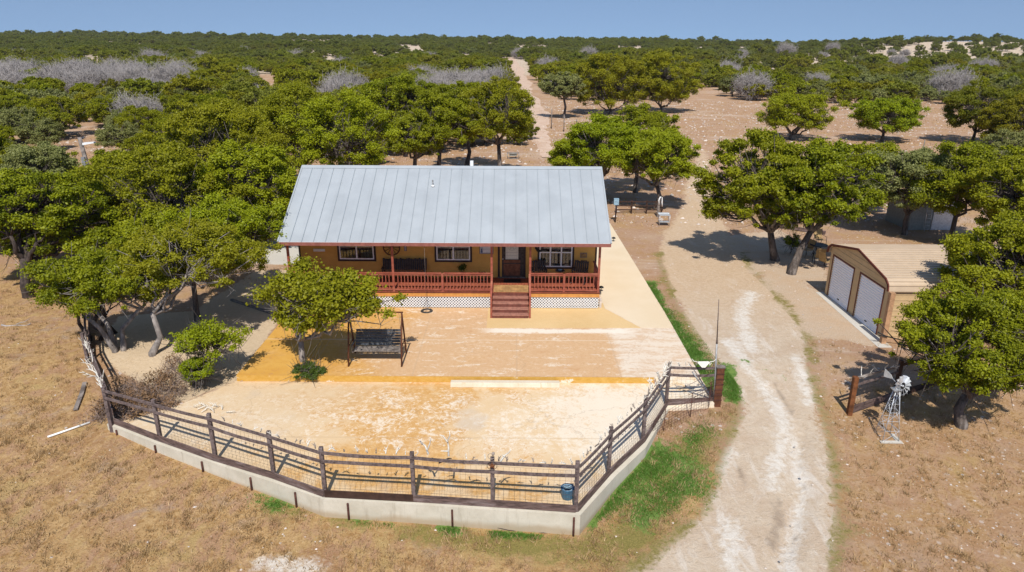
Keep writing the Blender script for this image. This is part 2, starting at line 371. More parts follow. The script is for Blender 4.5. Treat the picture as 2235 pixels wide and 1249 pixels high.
def mat_ground():
    t = NT('ranch_ground'); v = t.coord('Object')
    big = t.noise(v, .10, 4, .6); mid = t.noise(v, .8, 6, .65); fine = t.noise(v, 5, 8, .75, .4); vf = t.noise(v, 22, 6, .8)
    # dry straw grass
    straw = t.mix(t.map(fine, .32, .66), (.315, .175, .065), (.54, .355, .17)); m2 = t.noise(t.coord('Object', (1.4, .8, 1)), 1.3, 6, .7, .5); m3 = t.noise(v, .45, 5, .7, .3)
    straw = t.mix(t.map(m2, .46, .62, 0, .75), straw, (.40, .235, .15)); straw = t.mix(t.map(m3, .54, .66, 0, .7), straw, (.44, .31, .13)); straw = t.mix(t.map(m3, .32, .44, .6, 0), straw, (.36, .27, .21))
    straw = t.mix(t.map(mid, .50, .68, 0, .6), straw, (.30, .155, .075))
    straw = t.mix(t.map(vf, .54, .68, 0, .75), straw, (.64, .49, .27)); straw = t.mix(t.map(vf, .32, .45, .7, 0), straw, (.16, .09, .03))
    # stony scrub soil
    soil = t.mix(t.map(fine, .3, .7), (.36, .21, .13), (.47, .32, .22))
    soil = t.mix(t.map(mid, .4, .65, 0, .7), soil, (.38, .22, .10)); soil = t.mix(t.map(big, .52, .64, 0, .6), soil, (.50, .37, .27))
    rk = t.vor(v, 3.2); rk2 = t.vor(v, 9)
    rmask = t.math('MULTIPLY', t.map(rk, .16, .22, 1, 0), t.map(t.noise(v, .6, 3, .6), .47, .56))
    soil = t.mix(t.map(m3, .50, .64, 0, .65), soil, (.43, .27, .12)); soil = t.mix(t.map(t.noise(t.coord('Object', (.35, 1, 1)), .22, 6, .7, .5), .54, .68, 0, .6), soil, (.56, .45, .36))
    soil = t.mix(t.math('MULTIPLY', rmask, .8), soil, (.60, .52, .46))
    soil = t.mix(t.math('MULTIPLY', t.map(rk2, .15, .25, 1, 0), t.map(mid, .48, .6, 0, .7)), soil, (.58, .48, .40))
    soil = t.mix(t.map(vf, .3, .44, .5, 0), soil, (.20, .13, .07))
    # caliche drive
    dr = t.mix(t.map(fine, .3, .72), (.54, .42, .30), (.62, .515, .40)); dr = t.mix(t.map(mid, .42, .66, 0, .7), dr, (.50, .37, .26)); dr = t.mix(t.map(t.noise(t.coord('Object', (1.6, .5, 1)), .8, 7, .72, .6), .52, .66, 0, .8), dr, (.68, .60, .51))
    dr = t.mix(t.map(vf, .56, .68, 0, .7), dr, (.30, .23, .17)); dr = t.mix(t.map(fine, .3, .42, .45, 0), dr, (.34, .27, .20)); dr = t.mix(t.map(rk2, .10, .16, .5, 0), dr, (.70, .63, .55))
    dr = t.mix(t.map(t.sep(v)[1], 24, 36, 0, .7), dr, t.mix(t.map(fine, .3, .7), (.50, .34, .20), (.60, .44, .29)))
    white = t.mix(t.map(fine, .35, .65), (.66, .59, .50), (.74, .69, .62))
    gravel = t.mix(t.map(vf, .35, .65), (.44, .31, .20), (.62, .50, .38)); gravel = t.mix(t.map(mid, .4, .65, 0, .4), gravel, (.52, .34, .2))
    sand = t.mix(t.map(fine, .3, .7), (.56, .42, .27), (.64, .50, .34)); sand = t.mix(t.map(t.sep(v)[1], 150, 260, 0, .8), sand, (.56, .49, .39))
    green = t.mix(t.map(fine, .35, .6), (.06, .15, .03), (.17, .25, .06))
    gtan = t.mix(t.map(vf, .4, .65), (.20, .17, .05), (.30, .24, .08))
    def edge(name, amp=.5, a=.45, b=.55, src=None):
        s_ = t.math('ADD', t.attr(name), t.math('MULTIPLY', t.math('SUBTRACT', src or fine, .5), amp))
        s_ = t.math('ADD', s_, t.math('MULTIPLY', t.math('SUBTRACT', mid, .5), amp)); return t.map(s_, a, b)
    c = t.mix(edge('m_scrub', .8, .3, .7), straw, soil)
    c = t.mix(edge('m_gravel', .5), c, gravel)
    c = t.mix(edge('m_sand', .4), c, sand)
    c = t.mix(edge('m_drive', .9, .38, .66), c, dr)
    c = t.mix(t.math('MULTIPLY', edge('m_white', 1.5, .25, .95), .9), c, white)
    c = t.mix(t.math('MULTIPLY', edge('m_rut', 1.4, .45, 1.1), .7), c, (.30, .23, .17))
    c = t.mix(edge('m_tan', .9, .4, .7), c, gtan)
    gm = edge('m_green', 1.5, .42, .66)
    c = t.mix(gm, c, green)
    h = t.math('ADD', fine, t.math('MULTIPLY', vf, .6)); t.bump(h, .8, .08)
    return t.fin(c, .95, 0, .1)
M['ground'] = mat_ground()

def mat_leaf(name, a, b, c3, trans=.28):
    t = NT(name); tone = t.attr('tone'); r = t.rand()
    c = t.mix(t.map(tone, 0, 1, 0, 1, False), a, b); c = t.mix(t.math('MULTIPLY', r, .75), c, c3)
    if name not in ('straw_blades', 'green_blades', 'dry_brown_leaves'):
        lc = t.n('ShaderNodeObjectInfo').outputs['Location']; n1 = t.noise(lc, .045, 3, .6); n2 = t.noise(lc, .11, 2, .6)
        fr = t.map(t.sep(lc)[1], 70, 120); c = t.mix(t.math('MULTIPLY', fr, t.map(n1, .50, .66, 0, .55)), c, (.26, .20, .010)); c = t.mix(t.math('MULTIPLY', fr, t.map(n2, .52, .66, 0, .5)), c, (.18, .19, .075)); c = t.mix(t.map(t.sep(lc)[1], 160, 600, 0, .65), c, (.13, .15, .045))
    t.N.remove(t.b); df = t.n('ShaderNodeBsdfDiffuse'); tl = t.n('ShaderNodeBsdfTranslucent'); gl = t.n('ShaderNodeBsdfGlossy'); gl.inputs['Roughness'].default_value = .5
    gl.inputs[0].default_value = (.9, .95, .9, 1)
    t.L.new(c, df.inputs[0]); t.L.new(t.mix(.5, c, (.30, .34, .02), 'MIX'), tl.inputs[0])
    m1 = t.n('ShaderNodeMixShader'); m1.inputs[0].default_value = trans; t.L.new(df.outputs[0], m1.inputs[1]); t.L.new(tl.outputs[0], m1.inputs[2])
    m2 = t.n('ShaderNodeMixShader'); m2.inputs[0].default_value = .012; t.L.new(m1.outputs[0], m2.inputs[1]); t.L.new(gl.outputs[0], m2.inputs[2])
    t.L.new(m2.outputs[0], t.out.inputs[0]); return t.m
M['oak_leaf'] = mat_leaf('oak_leaves', (.10, .13, .005), (.32, .345, .010), (.28, .255, .012), .34)
M['oak_bright'] = mat_leaf('bright_oak_leaves', (.12, .165, .005), (.33, .385, .008), (.30, .32, .010), .34)
M['juniper_leaf'] = mat_leaf('juniper_foliage', (.11, .105, .005), (.27, .235, .007), (.13, .16, .010), .3)
M['grey_leaf'] = mat_leaf('grey_green_foliage', (.15, .16, .045), (.31, .31, .11), (.22, .24, .08), .3)
M['far_leaf'] = mat_leaf('far_foliage', (.05, .070, .016), (.11, .135, .028), (.075, .105, .035), .15)
M['leaf_low'] = mat_leaf('low_leaves', (.04, .075, .012), (.09, .14, .02), (.10, .11, .03))
M['straw_blade'] = mat_leaf('straw_blades', (.19, .105, .05), (.70, .49, .27), (.46, .29, .15), .3)
M['green_blade'] = mat_leaf('green_blades', (.06, .15, .02), (.15, .28, .05), (.13, .24, .04), .3)
# ------------------------------------------------------------------ ground sheet
def axis(lo, hi, step, gl, gh, a, b):
    m = list(np.arange(lo, hi+1e-6, step)); s = step; x = hi
    while x < b: s *= gh; x += s; m.append(x)
    s = step; x = lo; pre = []
    while x > a: s *= gl; x -= s; pre.append(x)
    return np.array(pre[::-1]+m)
gx = axis(-27, 24, .25, 1.07, 1.07, -3200, 3200); gy = axis(9, 48, .25, 1.12, 1.026, -120, 4200)
GX, GY = np.meshgrid(gx, gy); GZ = height(GX, GY)
def PG(pts, z=0): return [G(a, b, z) for a, b in pts]
DRIVE = [T(*p)[:2] for p in [(1370, 1249), (1440, 1200), (1530, 1120), (1560, 1060), (1590, 960), (1618, 900), (1605, 850), (1560, 790), (1525, 745), (1490, 690), (1465, 640), (1440, 570), (1440, 520), (1462, 490), (1485, 450), (1490, 400), (1505, 350), (1515, 325),
      (1545, 325), (1555, 350), (1550, 400), (1560, 460), (1600, 520), (1640, 590), (1690, 640), (1740, 700), (1765, 740), (1770, 800), (1790, 880), (1815, 960), (1830, 1050), (1840, 1150), (1825, 1249)]]
b0 = DRIVE[-1]; a0 = DRIVE[0]; DRIVE = DRIVE+[(b0[0]-1, 5), (a0[0]-2.5, 5)]
GRAVEL = [T(*p)[:2] for p in [(1690, 590), (1800, 640), (1925, 745), (1900, 760), (1840, 740), (1760, 740), (1700, 690), (1640, 620)]]
APR = [T(*p)[:2] for p in [(1540, 520), (1700, 500), (1800, 560), (1810, 640), (1700, 600), (1560, 600)]]
SAND = [T(*p)[:2] for p in [(400, 880), (530, 822), (600, 715), (640, 640), (640, 590), (560, 590), (420, 680), (260, 690), (215, 760), (250, 800)]]
GREENS = [([(1415, 620), (1440, 680), (1480, 735), (1530, 790), (1580, 850)], [.15, .4, .65, .6, .4], .85),
          ([(1590, 800), (1600, 870)], [.35, .3], .8),
          ([(1330, 1110), (1390, 1050), (1440, 980)], [.55, .6, .6], .64), ([(1400, 1120), (1470, 1080), (1530, 1040)], [.6, .7, .5], .68),
          ([(1500, 1000), (1540, 930)], [.5, .4], .5), ([(1290, 1145), (1345, 1075), (1400, 1005)], [.3, .35, .3], .72), ([(1400, 1060), (1480, 1000)], [.7, .6], .62),
          ([(570, 1085), (640, 1105)], [.35, .3], .55), ([(780, 1130), (860, 1140)], [.25, .2], .6), ([(975, 1150), (1000, 1155)], [.22, .2], .85), ([(1080, 1165), (1180, 1172)], [.15, .15], .7), ([(1620, 785), (1720, 830)], [.2, .1], .6), ([(1440, 1249), (1440, 1252)], [.3, .3], .1)]
WHITES = [([(1590, 745), (1650, 820), (1690, 870), (1720, 930), (1700, 1000), (1690, 1060)], .33), ([(1740, 960), (1752, 1020), (1758, 1090), (1745, 1160), (1720, 1249)], .22), ([(1600, 980), (1575, 1030)], .2),
          ([(1600, 1150), (1600, 1249)], .33), ([(1640, 640), (1620, 690), (1640, 760)], .4), ([(1740, 780), (1770, 880)], .3), ([(1530, 200), (1560, 205)], 2.0), ([(580, 1225), (680, 1249)], .28)]
RUTS = [([(1765, 940), (1752, 1010), (1762, 1060), (1757, 1120), (1735, 1200)], .035), ([(1730, 880), (1735, 905)], .05), ([(1700, 1090), (1705, 1130), (1690, 1190)], .10), ([(1640, 800), (1700, 845), (1730, 905)], .05), ([(1600, 960), (1640, 1100)], .03)]
def pl(pts): return [T(*p)[:2] for p in pts]
nearm = (GY > 4) & (GY < 110) & (np.abs(GX) < 60)
idx = np.where(nearm); nx_, ny_ = GX[idx], GY[idx]
def field(v, d=0.):
    r = np.full(GX.shape, d); r[idx] = v; return r
A = {}
A['m_drive'] = field(np.clip(.5+sdp(nx_, ny_, DRIVE)/1.6, 0, 1)*(1-.45*sstep(42, 85, ny_)))
A['m_gravel'] = field(np.maximum(np.clip(.5+sdp(nx_, ny_, GRAVEL)/1.8, 0, 1), np.clip(.5+sdp(nx_, ny_, APR)/2.5, 0, 1)))
A['m_sand'] = np.maximum(field(np.clip(.5+sdp(nx_, ny_, SAND)/1.2, 0, 1)), .52*sstep(180, 300, GY))
g = np.zeros(nx_.shape)
for pts, rad, amp in GREENS:
    P = pl(pts); d = dseg(nx_, ny_, P, False); r = sum(rad)/len(rad); g = np.maximum(g, amp*np.clip(1.25-d/(r*1.6), 0, 1))
A['m_green'] = field(g)
g = np.zeros(nx_.shape)
for pts, r in WHITES: g = np.maximum(g, np.clip(1-dseg(nx_, ny_, pl(pts), False)/(r*2), 0, 1)*(.9 if r < 1 else .8))
A['m_white'] = field(g)
g = np.zeros(nx_.shape)
for pts, r in RUTS: g = np.maximum(g, np.clip(1.0-dseg(nx_, ny_, pl(pts), False)/(r*4), 0, 1))
A['m_rut'] = field(g)
# olive dry tufts along the drive edges and by the wall
g = np.zeros(nx_.shape)
g = np.maximum(g, .6*np.clip(1-np.abs(dseg(nx_, ny_, DRIVE))/1.3, 0, 1)*(ny_ < 40)*(sdp(nx_, ny_, DRIVE) < .3))
LAWN = pl([(1300, 1150), (1400, 1010), (1560, 890), (1600, 960), (1540, 1080), (1470, 1160), (1380, 1249), (1100, 1230), (560, 1130), (560, 1080), (1000, 1150)])
g = np.maximum(g, .72*np.clip(.6+sdp(nx_, ny_, LAWN)/1.5, 0, 1))
A['m_tan'] = field(g)
# scrubby stony ground everywhere beyond the yard and right of the drive
STRAW_A = [T(*p)[:2] for p in [(-60, 570), (190, 640), (190, 700), (240, 920), (1260, 1165), (1560, 1000), (1600, 1100), (1450, 1249)]]+[(4, 2), (-40, 2), (-60, 20)]
STRAW_B = [(9.2, 4), (9.2, 14), (10.2, 19), (11, 22.5), (30, 23), (40, 4)]
sa = np.clip(.5-sdp(nx_, ny_, STRAW_A)/3, 0, 1); sb = np.maximum(np.clip(.5-sdp(nx_, ny_, STRAW_B)/3, 0, 1), .52)
A['m_scrub'] = field(np.maximum(np.minimum(sa, sb), 0.12), 1.0)
# gully worn along the drive
GZ[idx] -= .12*np.clip(1-dseg(nx_, ny_, pl([(1690, 850), (1745, 930), (1735, 1020), (1745, 1100), (1700, 1249)]), False)/.35, 0, 1)
for pts, r in RUTS[:1]: GZ[idx] -= .06*np.clip(1-dseg(nx_, ny_, pl(pts), False)/.3, 0, 1)
nyy, nxx = GX.shape
ii = np.arange(nyy*nxx).reshape(nyy, nxx)
quads = np.stack([ii[:-1, :-1], ii[:-1, 1:], ii[1:, 1:], ii[1:, :-1]], -1).reshape(-1, 4)
def np_mesh(name, V, Q, mat, smooth=False, attrs=None):
    me = bpy.data.meshes.new(name); nv, nf, k = len(V), len(Q), Q.shape[1]
    me.vertices.add(nv); me.vertices.foreach_set('co', np.ascontiguousarray(V, np.float32).ravel())
    me.loops.add(nf*k); me.loops.foreach_set('vertex_index', np.ascontiguousarray(Q, np.int32).ravel())
    me.polygons.add(nf); me.polygons.foreach_set('loop_start', np.arange(0, nf*k, k, dtype=np.int32))
    me.polygons.foreach_set('use_smooth', np.full(nf, smooth, bool))
    me.update(calc_edges=True); me.validate()
    for kx, v in (attrs or {}).items():
        a = me.attributes.new(kx, 'FLOAT', 'POINT'); a.data.foreach_set('value', np.ascontiguousarray(v, np.float32).ravel())
    if mat: me.materials.append(mat)
    return me
def np_obj(name, *a, **k):
    o = bpy.data.objects.new(name, np_mesh(name, *a, **k)); COL.objects.link(o); return o
dv = A['m_drive'].ravel()[quads].mean(1) > .5
V = np.stack([GX, GY, GZ], -1).reshape(-1, 3)
def sub(name, mask):
    q = quads[mask]; u, inv = np.unique(q, return_inverse=True)
    return np_obj(name, V[u], inv.reshape(-1, 4), M['ground'], True, {k: v.ravel()[u] for k, v in A.items()})
tag(sub('ground', ~dv), 'dry straw coloured ranch ground with pale stones', 'ground', kind='structure')
tag(sub('driveway', dv), 'pale crushed stone driveway curving past the house', 'driveway', kind='structure')

tk = [G(*p) for p in [(1200, 345), (1184, 305), (1165, 265), (1150, 225), (1136, 190), (1122, 160), (1113, 143), (1106, 134)]]
tk = [tk[0]]+[(tk[i][0]*(1-q)+tk[i+1][0]*q, tk[i][1]*(1-q)+tk[i+1][1]*q) for i in range(len(tk)-1) for q in (.2, .4, .6, .8, 1)]
rt_ = random.Random(2); vs = []; fs = []
for i, (x, y) in enumerate(tk):
    hw = (1.2+y*.0055)*min(1, .25+i*.09); x += .7*math.sin(y*.06)+.35*math.sin(y*.17)
    for q in (-1.15+rt_.uniform(-.2, .2), -.5, 0, .5, 1.15+rt_.uniform(-.2, .2)): vs.append((x+hw*q, y, hz(x+hw*q, y)+(.02+y*.0006 if abs(q) < 1 else -.02)))
    if i: fs += [((i-1)*5+k, (i-1)*5+k+1, i*5+k+1, i*5+k) for k in range(4)]
M['track'] = mat_tan('track_dirt', (.52, .36, .26), (.62, .47, .36), (.44, .30, .21))
tag(MB().add(vs, fs, True).build('dirt_track', M['track']), 'narrow pale dirt track running away through the woods', 'track', kind='structure')

# ------------------------------------------------------------------ slabs
mb = MB().prism([(-10.25, 23.2), (7.08, 23.25), (7.08, 29.9), (6.77, 46.7), (4.5, 46.7), (4.5, 39.1), (-10.25, 39.1)], -.4, 0)
tag(mb.build('upper_patio', M['patio_up']), 'upper concrete patio stained orange', 'patio', kind='structure')
mb = MB().prism(LOWER, -.75, SZ)
mb.prism([(5.35, 21.47), (7.09, 21.47), (7.06, 23.24), (5.35, 23.24)], SZ+.002, [SZ+.01, SZ+.14, -.006, -.006])
tag(mb.build('lower_patio', M['patio_low']), 'lower concrete patio with worn orange stain', 'patio', kind='structure')
mb = MB().box(-10.245, 5.3, 23.192, 23.199, SZ+.003, -.004)
tag(mb.build('patio_step', M['mustard']), 'mustard painted riser between the two patio levels', 'step', kind='structure')
mb = MB().prism([(-1.1, 27.86), (5.65, 27.95), (4.36, 30.3), (4.36, 31), (-1.1, 31)], -.01, .004)
tag(mb.build('tan_walkway', M['tan_up']), 'tan coated pad in front of the porch steps', 'walkway', kind='structure')
mb = MB().prism([(4.37, 30.38), (5.67, 27.97), (7.07, 27.98), (7.07, 29.9), (6.76, 46.69), (4.37, 46.69)], -.01, .0055)
tag(mb.build('side_walkway', M['walk']), 'cream concrete walkway right of the house', 'walkway', kind='structure')
mb = MB().prism([G(530, 573), G(600, 578), (-10.5, 36.9), (-10.5, 42.5), G(600, 515), G(566, 532)], -.3, .03)
tag(mb.build('concrete_pad', M['walk_grey']), 'grey concrete pad left of the house', 'pad', kind='structure')
mb = MB().beam((*G(505, 655), -.0), (*G(590, 683), 0.0), .12, .12)
tag(mb.build('landscape_timber', M['grey_wood']), 'grey timber edging across the sandy path left of the porch', 'timber')
# parking curb
c0 = (-2.2, 23.05); mb = MB().prism_x([(22.78, SZ), (23.1, SZ), (23.08, SZ+.17), (22.84, SZ+.17)], -2.25, 1.78)
tag(mb.build('parking_curb', M['concrete_white'], bevel=.015), 'long white concrete curb block lying against the mustard patio step', 'curb')
# concrete retaining wall
root = empty('retaining_wall', (0, 0, 0), label='pale concrete retaining wall curving under the front fence', cat='wall')
def offset(P, d):
    R = []
    for i, p in enumerate(P):
        a = P[max(i-1, 0)]; b = P[min(i+1, len(P)-1)]; t = Vector((b[0]-a[0], b[1]-a[1])).normalized(); R.append((p[0]+t.y*d, p[1]-t.x*d))
    return R
WO = offset(WALL, .12); WI = offset(WALL, -.1)
mb = MB()
for i in range(len(WALL)-1):
    mb.prism([WO[i], WO[i+1], WI[i+1], WI[i]], -1.5, [-.2, -.2, -.2, -.2] if i < 9 else [-.2, -.23, -.23, -.2])
# join as one skin: drop inner end faces
mb.build('wall', M['concrete'], root)
mb = MB(); rg = random.Random(4); p0 = Vector((-.3, 15.56, -.78)); pts = [p0]
for k in range(14): p0 = p0+Vector((.13, .0, rg.uniform(-.035, .03))); pts.append(p0)
pts = [Vector((p.x, 15.60-.028*(p.x+.5)-.004, p.z)) for p in pts]
w0, w1 = Vector(WO[6]), Vector(WO[7])
pts = [Vector((*(w0.lerp(w1, (i+1)/17)), p.z)) for i, p in enumerate(pts)]
mb.tube(pts, [.004+.010*rg.random() for _ in pts], 4); mb.build('crack', M['dark_trim'], root)
def wall_at(px, py):   # nearest point of the wall's outer face to a pixel
    x, y, z = T(px, py); best = None
    for i in range(len(WO)-1):
        a = Vector(WO[i]); b = Vector(WO[i+1]); d = b-a; t = max(0, min(1, (Vector((x, y))-a).dot(d)/d.dot(d))); q = a+d*t
        if best is None or (q-Vector((x, y))).length < best[0]: best = ((q-Vector((x, y))).length, q, d.normalized())
    return best[1], best[2]
for px, py in [(250, 955), (342, 990), (447, 1030), (560, 1065), (660, 1100), (772, 1122), (995, 1143), (1257, 1158)]:
    q, d = wall_at(px, py); n = Vector((d.y, -d.x)); q = q+n*.035
    MB().tube([(q.x, q.y, hz(q.x+n.x*.3, q.y+n.y*.3)-.1), (q.x, q.y, -.27)], .03, 8).build('brace_pipe', M['rust'], root)

# ------------------------------------------------------------------ house
HX0, HX1 = -10.38, 4.1          # body
PY, WY, RY, BY = 30.3, 32.4, 34.5, 38.7
EY, EZ, RZ = 29.8, 3.3, 5.9
FL = .8
house = empty('house', (0, 0, 0), label='mustard yellow ranch house with grey metal roof and red railed porch', cat='house')
sl = (RZ-EZ)/(RY-EY)
def rz_(y): return EZ+sl*(y-EY) if y <= RY else RZ-sl*(y-RY)
B2 = RY+(RY-EY)
RX0, RX1 = -10.47, 4.42
th = .09
roof = MB().prism_x([(EY, EZ), (RY, RZ), (B2, EZ), (B2, EZ-th), (RY, RZ-th*1.1), (EY, EZ-th)][::-1], RX0, RX1).build('roof', M['roof'], house)
npan = 28; w = (RX1-RX0)/npan
mb = MB()
for k in range(1, npan):
    x = RX0+k*w
    mb.beam((x, EY-.01, EZ+.012), (x, RY-.1, rz_(RY-.1)+.012), .022, .035); mb.beam((x, B2, EZ+.012), (x, RY+.1, rz_(RY+.1)+.012), .022, .035)
mb.build('seam', M['roof_seam'], roof)
MB().prism_x([(RY-.17, rz_(RY-.17)+.03), (RY, RZ+.05), (RY+.17, rz_(RY-.17)+.03), (RY+.17, rz_(RY-.17)+.012), (RY, RZ+.02), (RY-.17, rz_(RY-.17)+.012)][::-1], RX0-.01, RX1+.01).build('ridge_cap', M['roof'], roof)
mb = MB()
for x in (RX0, RX1): MB().beam((x, EY-.02, EZ+.01), (x, RY, RZ+.015), .07, .05).beam((x, B2, EZ+.01), (x, RY, RZ+.015), .07, .05).build('rake_trim', M['roof'], roof)
MB().beam((RX0, EY-.03, EZ-.085), (RX1, EY-.03, EZ-.085), .05, .15).build('fascia', M['fascia'], house)
MB().beam((RX0+.04, EY-.0, EZ-.02), (RX1-.04, EY-.0, EZ-.02), .03, .03).build('drip_edge', M['white'], house)
# roof vent pipe
vx, vz = D(943, 418, 33.2); vy = 33.2
v = MB().tube([(vx, vy, rz_(vy)-.02), (vx, vy, rz_(vy)+.24)], .035, 8).tube([(vx, vy, rz_(vy)+.24), (vx, vy, rz_(vy)+.30)], [.05, .02], 8).build('vent_pipe', M['grey_steel'], house)
MB().tube([(vx, vy, rz_(vy)-.02), (vx, vy, rz_(vy)+.06)], [.11, .045], 10).build('flashing', M['white'], v)
vx, vz = D(1027, 357, 35.6)
MB().box(vx-.08, vx+.08, 35.5, 35.7, rz_(35.5)-.1, RZ+.12).build('vent_box', M['white'], house)
# walls
mb = MB()
lap = .19; z = .32; P = []
while z < 3.25:
    z2 = min(z+lap, 3.25)
    mb.prism_x([(WY-.018, z), (WY+.10, z), (WY+.10, z2), (WY-.002, z2)], HX0+.05, HX1-.05); z = z2
mb.build('front_wall', M['siding'], house)
for nm, x in (('side_wall', HX0), ('side_wall', HX1-.1)):
    mb = MB(); P = [(WY, .0), (WY, rz_(WY)-.13), (RY, RZ-.16), (BY, rz_(BY)-.13), (BY, .0)]
    mb.prism_x(P[::-1], x, x+.1)
    z = .3
    while z < 5.3:
        y0 = max(WY, EY+(z+.5-EZ)/sl) if z+.5 > EZ else WY
        if z > 2.9: y0 = max(WY, EY+(z+.35-EZ)/sl)
        y1 = 2*RY-y0 if z > 2.9 else BY; y1 = min(y1, BY)
        if y1 > y0:
            xx = x-.012 if x < 0 else x+.1
            mb.box(xx, xx+.012, y0, y1, z, z+.155)
        z += .19
    mb.build(nm, M['siding'], house)
MB().box(HX0+.1, HX1-.1, BY-.1, BY-.002, .0, rz_(BY)-.13).build('back_wall', M['siding'], house)
mb = MB()
for x in (HX0-.02, HX1-.04): MB().box(x, x+.07, WY-.05, WY+.03, .78, 3.3).build('corner_board', M['dark_trim'], house)
# porch ceiling and beam
MB().prism_x([(EY+.08, EZ-.17), (WY, rz_(WY)-.22), (WY, rz_(WY)-.19), (EY+.08, EZ-.14)], HX0, HX1).build('porch_ceiling', M['walk'], house)
MB().box(-10.33, 4.08, PY-.07, PY+.07, 3.0, 3.17).build('porch_beam', M['red_dark'], house)
# deck
mb = MB(); x = -10.33
while x < 4.05:
    mb.box(x, min(x+.135, 4.07), PY-.05, WY, FL-.04, FL); x += .142
mb.build('porch_deck', M['deck'], house)
mb = MB(); x = -.86
while x < .74: mb.box(x, x+.135, PY-.06, PY+.95, FL+.002, FL+.008); x += .142
mb.build('entry_boards', M['deck_tan'], house)
for a, b in ((-10.33, -.96), (.84, 4.07)):
    MB().box(a, b, PY-.075, PY-.052, .575, FL-.045).build('rim_board', M['rim'], house)
    MB().box(a, b, PY-.09, PY-.05, FL-.045, FL-.012).build('deck_edge', M['red_dark'], house)
MB().box(-10.33, -10.30, PY-.05, WY, .50, FL-.045).build('rim_board', M['rim'], house)
MB().box(4.045, 4.075, PY-.05, WY, .50, FL-.045).build('rim_board', M['rim'], house)
# lattice skirt: real crossed laths
def lattice(x0, x1, z0, z1, Y):
    mb = MB(); hgt = z1-z0; s = .135
    x = x0-hgt
    while x < x1+hgt:
        for sg in (1, -1):
            xa, xb = (x, x+hgt) if sg > 0 else (x+hgt, x); za, zb = z0, z1
            # clip
            pts = []
            for t in np.linspace(0, 1, 2): pts.append((xa+(xb-xa)*t, za+(zb-za)*t))
            def clipx(p, q, X): t = (X-p[0])/(q[0]-p[0]); return (X, p[1]+(q[1]-p[1])*t)
            p, q = pts
            if max(p[0], q[0]) <= x0 or min(p[0], q[0]) >= x1: continue
            if p[0] < x0: p = clipx(p, q, x0)
            if q[0] < x0: q = clipx(p, q, x0)
            if p[0] > x1: p = clipx(p, q, x1)
            if q[0] > x1: q = clipx(p, q, x1)
            if abs(p[0]-q[0]) < .02: continue
            yy = Y-(.006 if sg > 0 else 0)
            mb.beam((p[0], yy, p[1]), (q[0], yy, q[1]), .006, .036, (0, 0, 1))
        x += s
    return mb
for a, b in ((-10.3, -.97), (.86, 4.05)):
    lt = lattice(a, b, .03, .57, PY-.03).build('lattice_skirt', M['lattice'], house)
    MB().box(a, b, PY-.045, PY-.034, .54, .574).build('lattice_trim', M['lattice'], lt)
    MB().box(a, b, PY+.045, PY+.055, .02, .6).build('lattice_shade_sheet', M['dark_trim'], house)  # dark sheet added behind the lattice so its openings read as shade
lt = MB()
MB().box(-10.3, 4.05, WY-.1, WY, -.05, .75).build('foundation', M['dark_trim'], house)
# posts
def post(x, y, z0, z1, w=.1): return MB().box(x-w/2, x+w/2, y-w/2, y+w/2, z0, z1)
for x in (-10.24, -5.48, -.94, .83, 4.0): post(x, PY, FL, 3.02).build('porch_post', M['red_wood'], house)
def railing(a, b, zt=1.70):
    a = Vector(a); b = Vector(b); L = (b-a).length; d = (b-a)/L
    r = MB().beam((a.x, a.y, zt), (b.x, b.y, zt), .11, .04).beam((a.x, a.y, zt-.07), (b.x, b.y, zt-.07), .04, .08).build('railing', M['red_wood'], house)
    MB().beam((a.x, a.y, FL+.09), (b.x, b.y, FL+.09), .04, .08).build('bottom_rail', M['red_wood'], r)
    n = max(2, int(round(L/.158)))
    pr = None
    for k in range(1, n):
        p = a+d*(L*k/n)
        if pr is None:
            pr = MB().box(-.019, .019, -.019, .019, FL+.13, zt-.11).build('baluster', M['red_wood'], r); pr.location = (p.x, p.y, 0)
        else:
            c = pr.copy(); COL.objects.link(c); c.parent = r; c.location = (p.x, p.y, 0)
    return r
mids = [-7.9, -3.22]
xs = [-10.19, -7.95, -7.85, -5.53, -5.43, -3.27, -3.17, -.99]
for i in range(0, 8, 2): railing((xs[i], PY), (xs[i+1], PY))
railing((.88, PY), (2.36, PY)); railing((2.46, PY), (3.95, PY))
railing((-10.26, PY+.06), (-10.26, WY-.1)); railing((4.0, PY+.06), (4.0, WY-.1))
for x in (-7.9, -3.22, 2.41): post(x, PY, FL, 1.685, .1).build('rail_post', M['red_wood'], house)
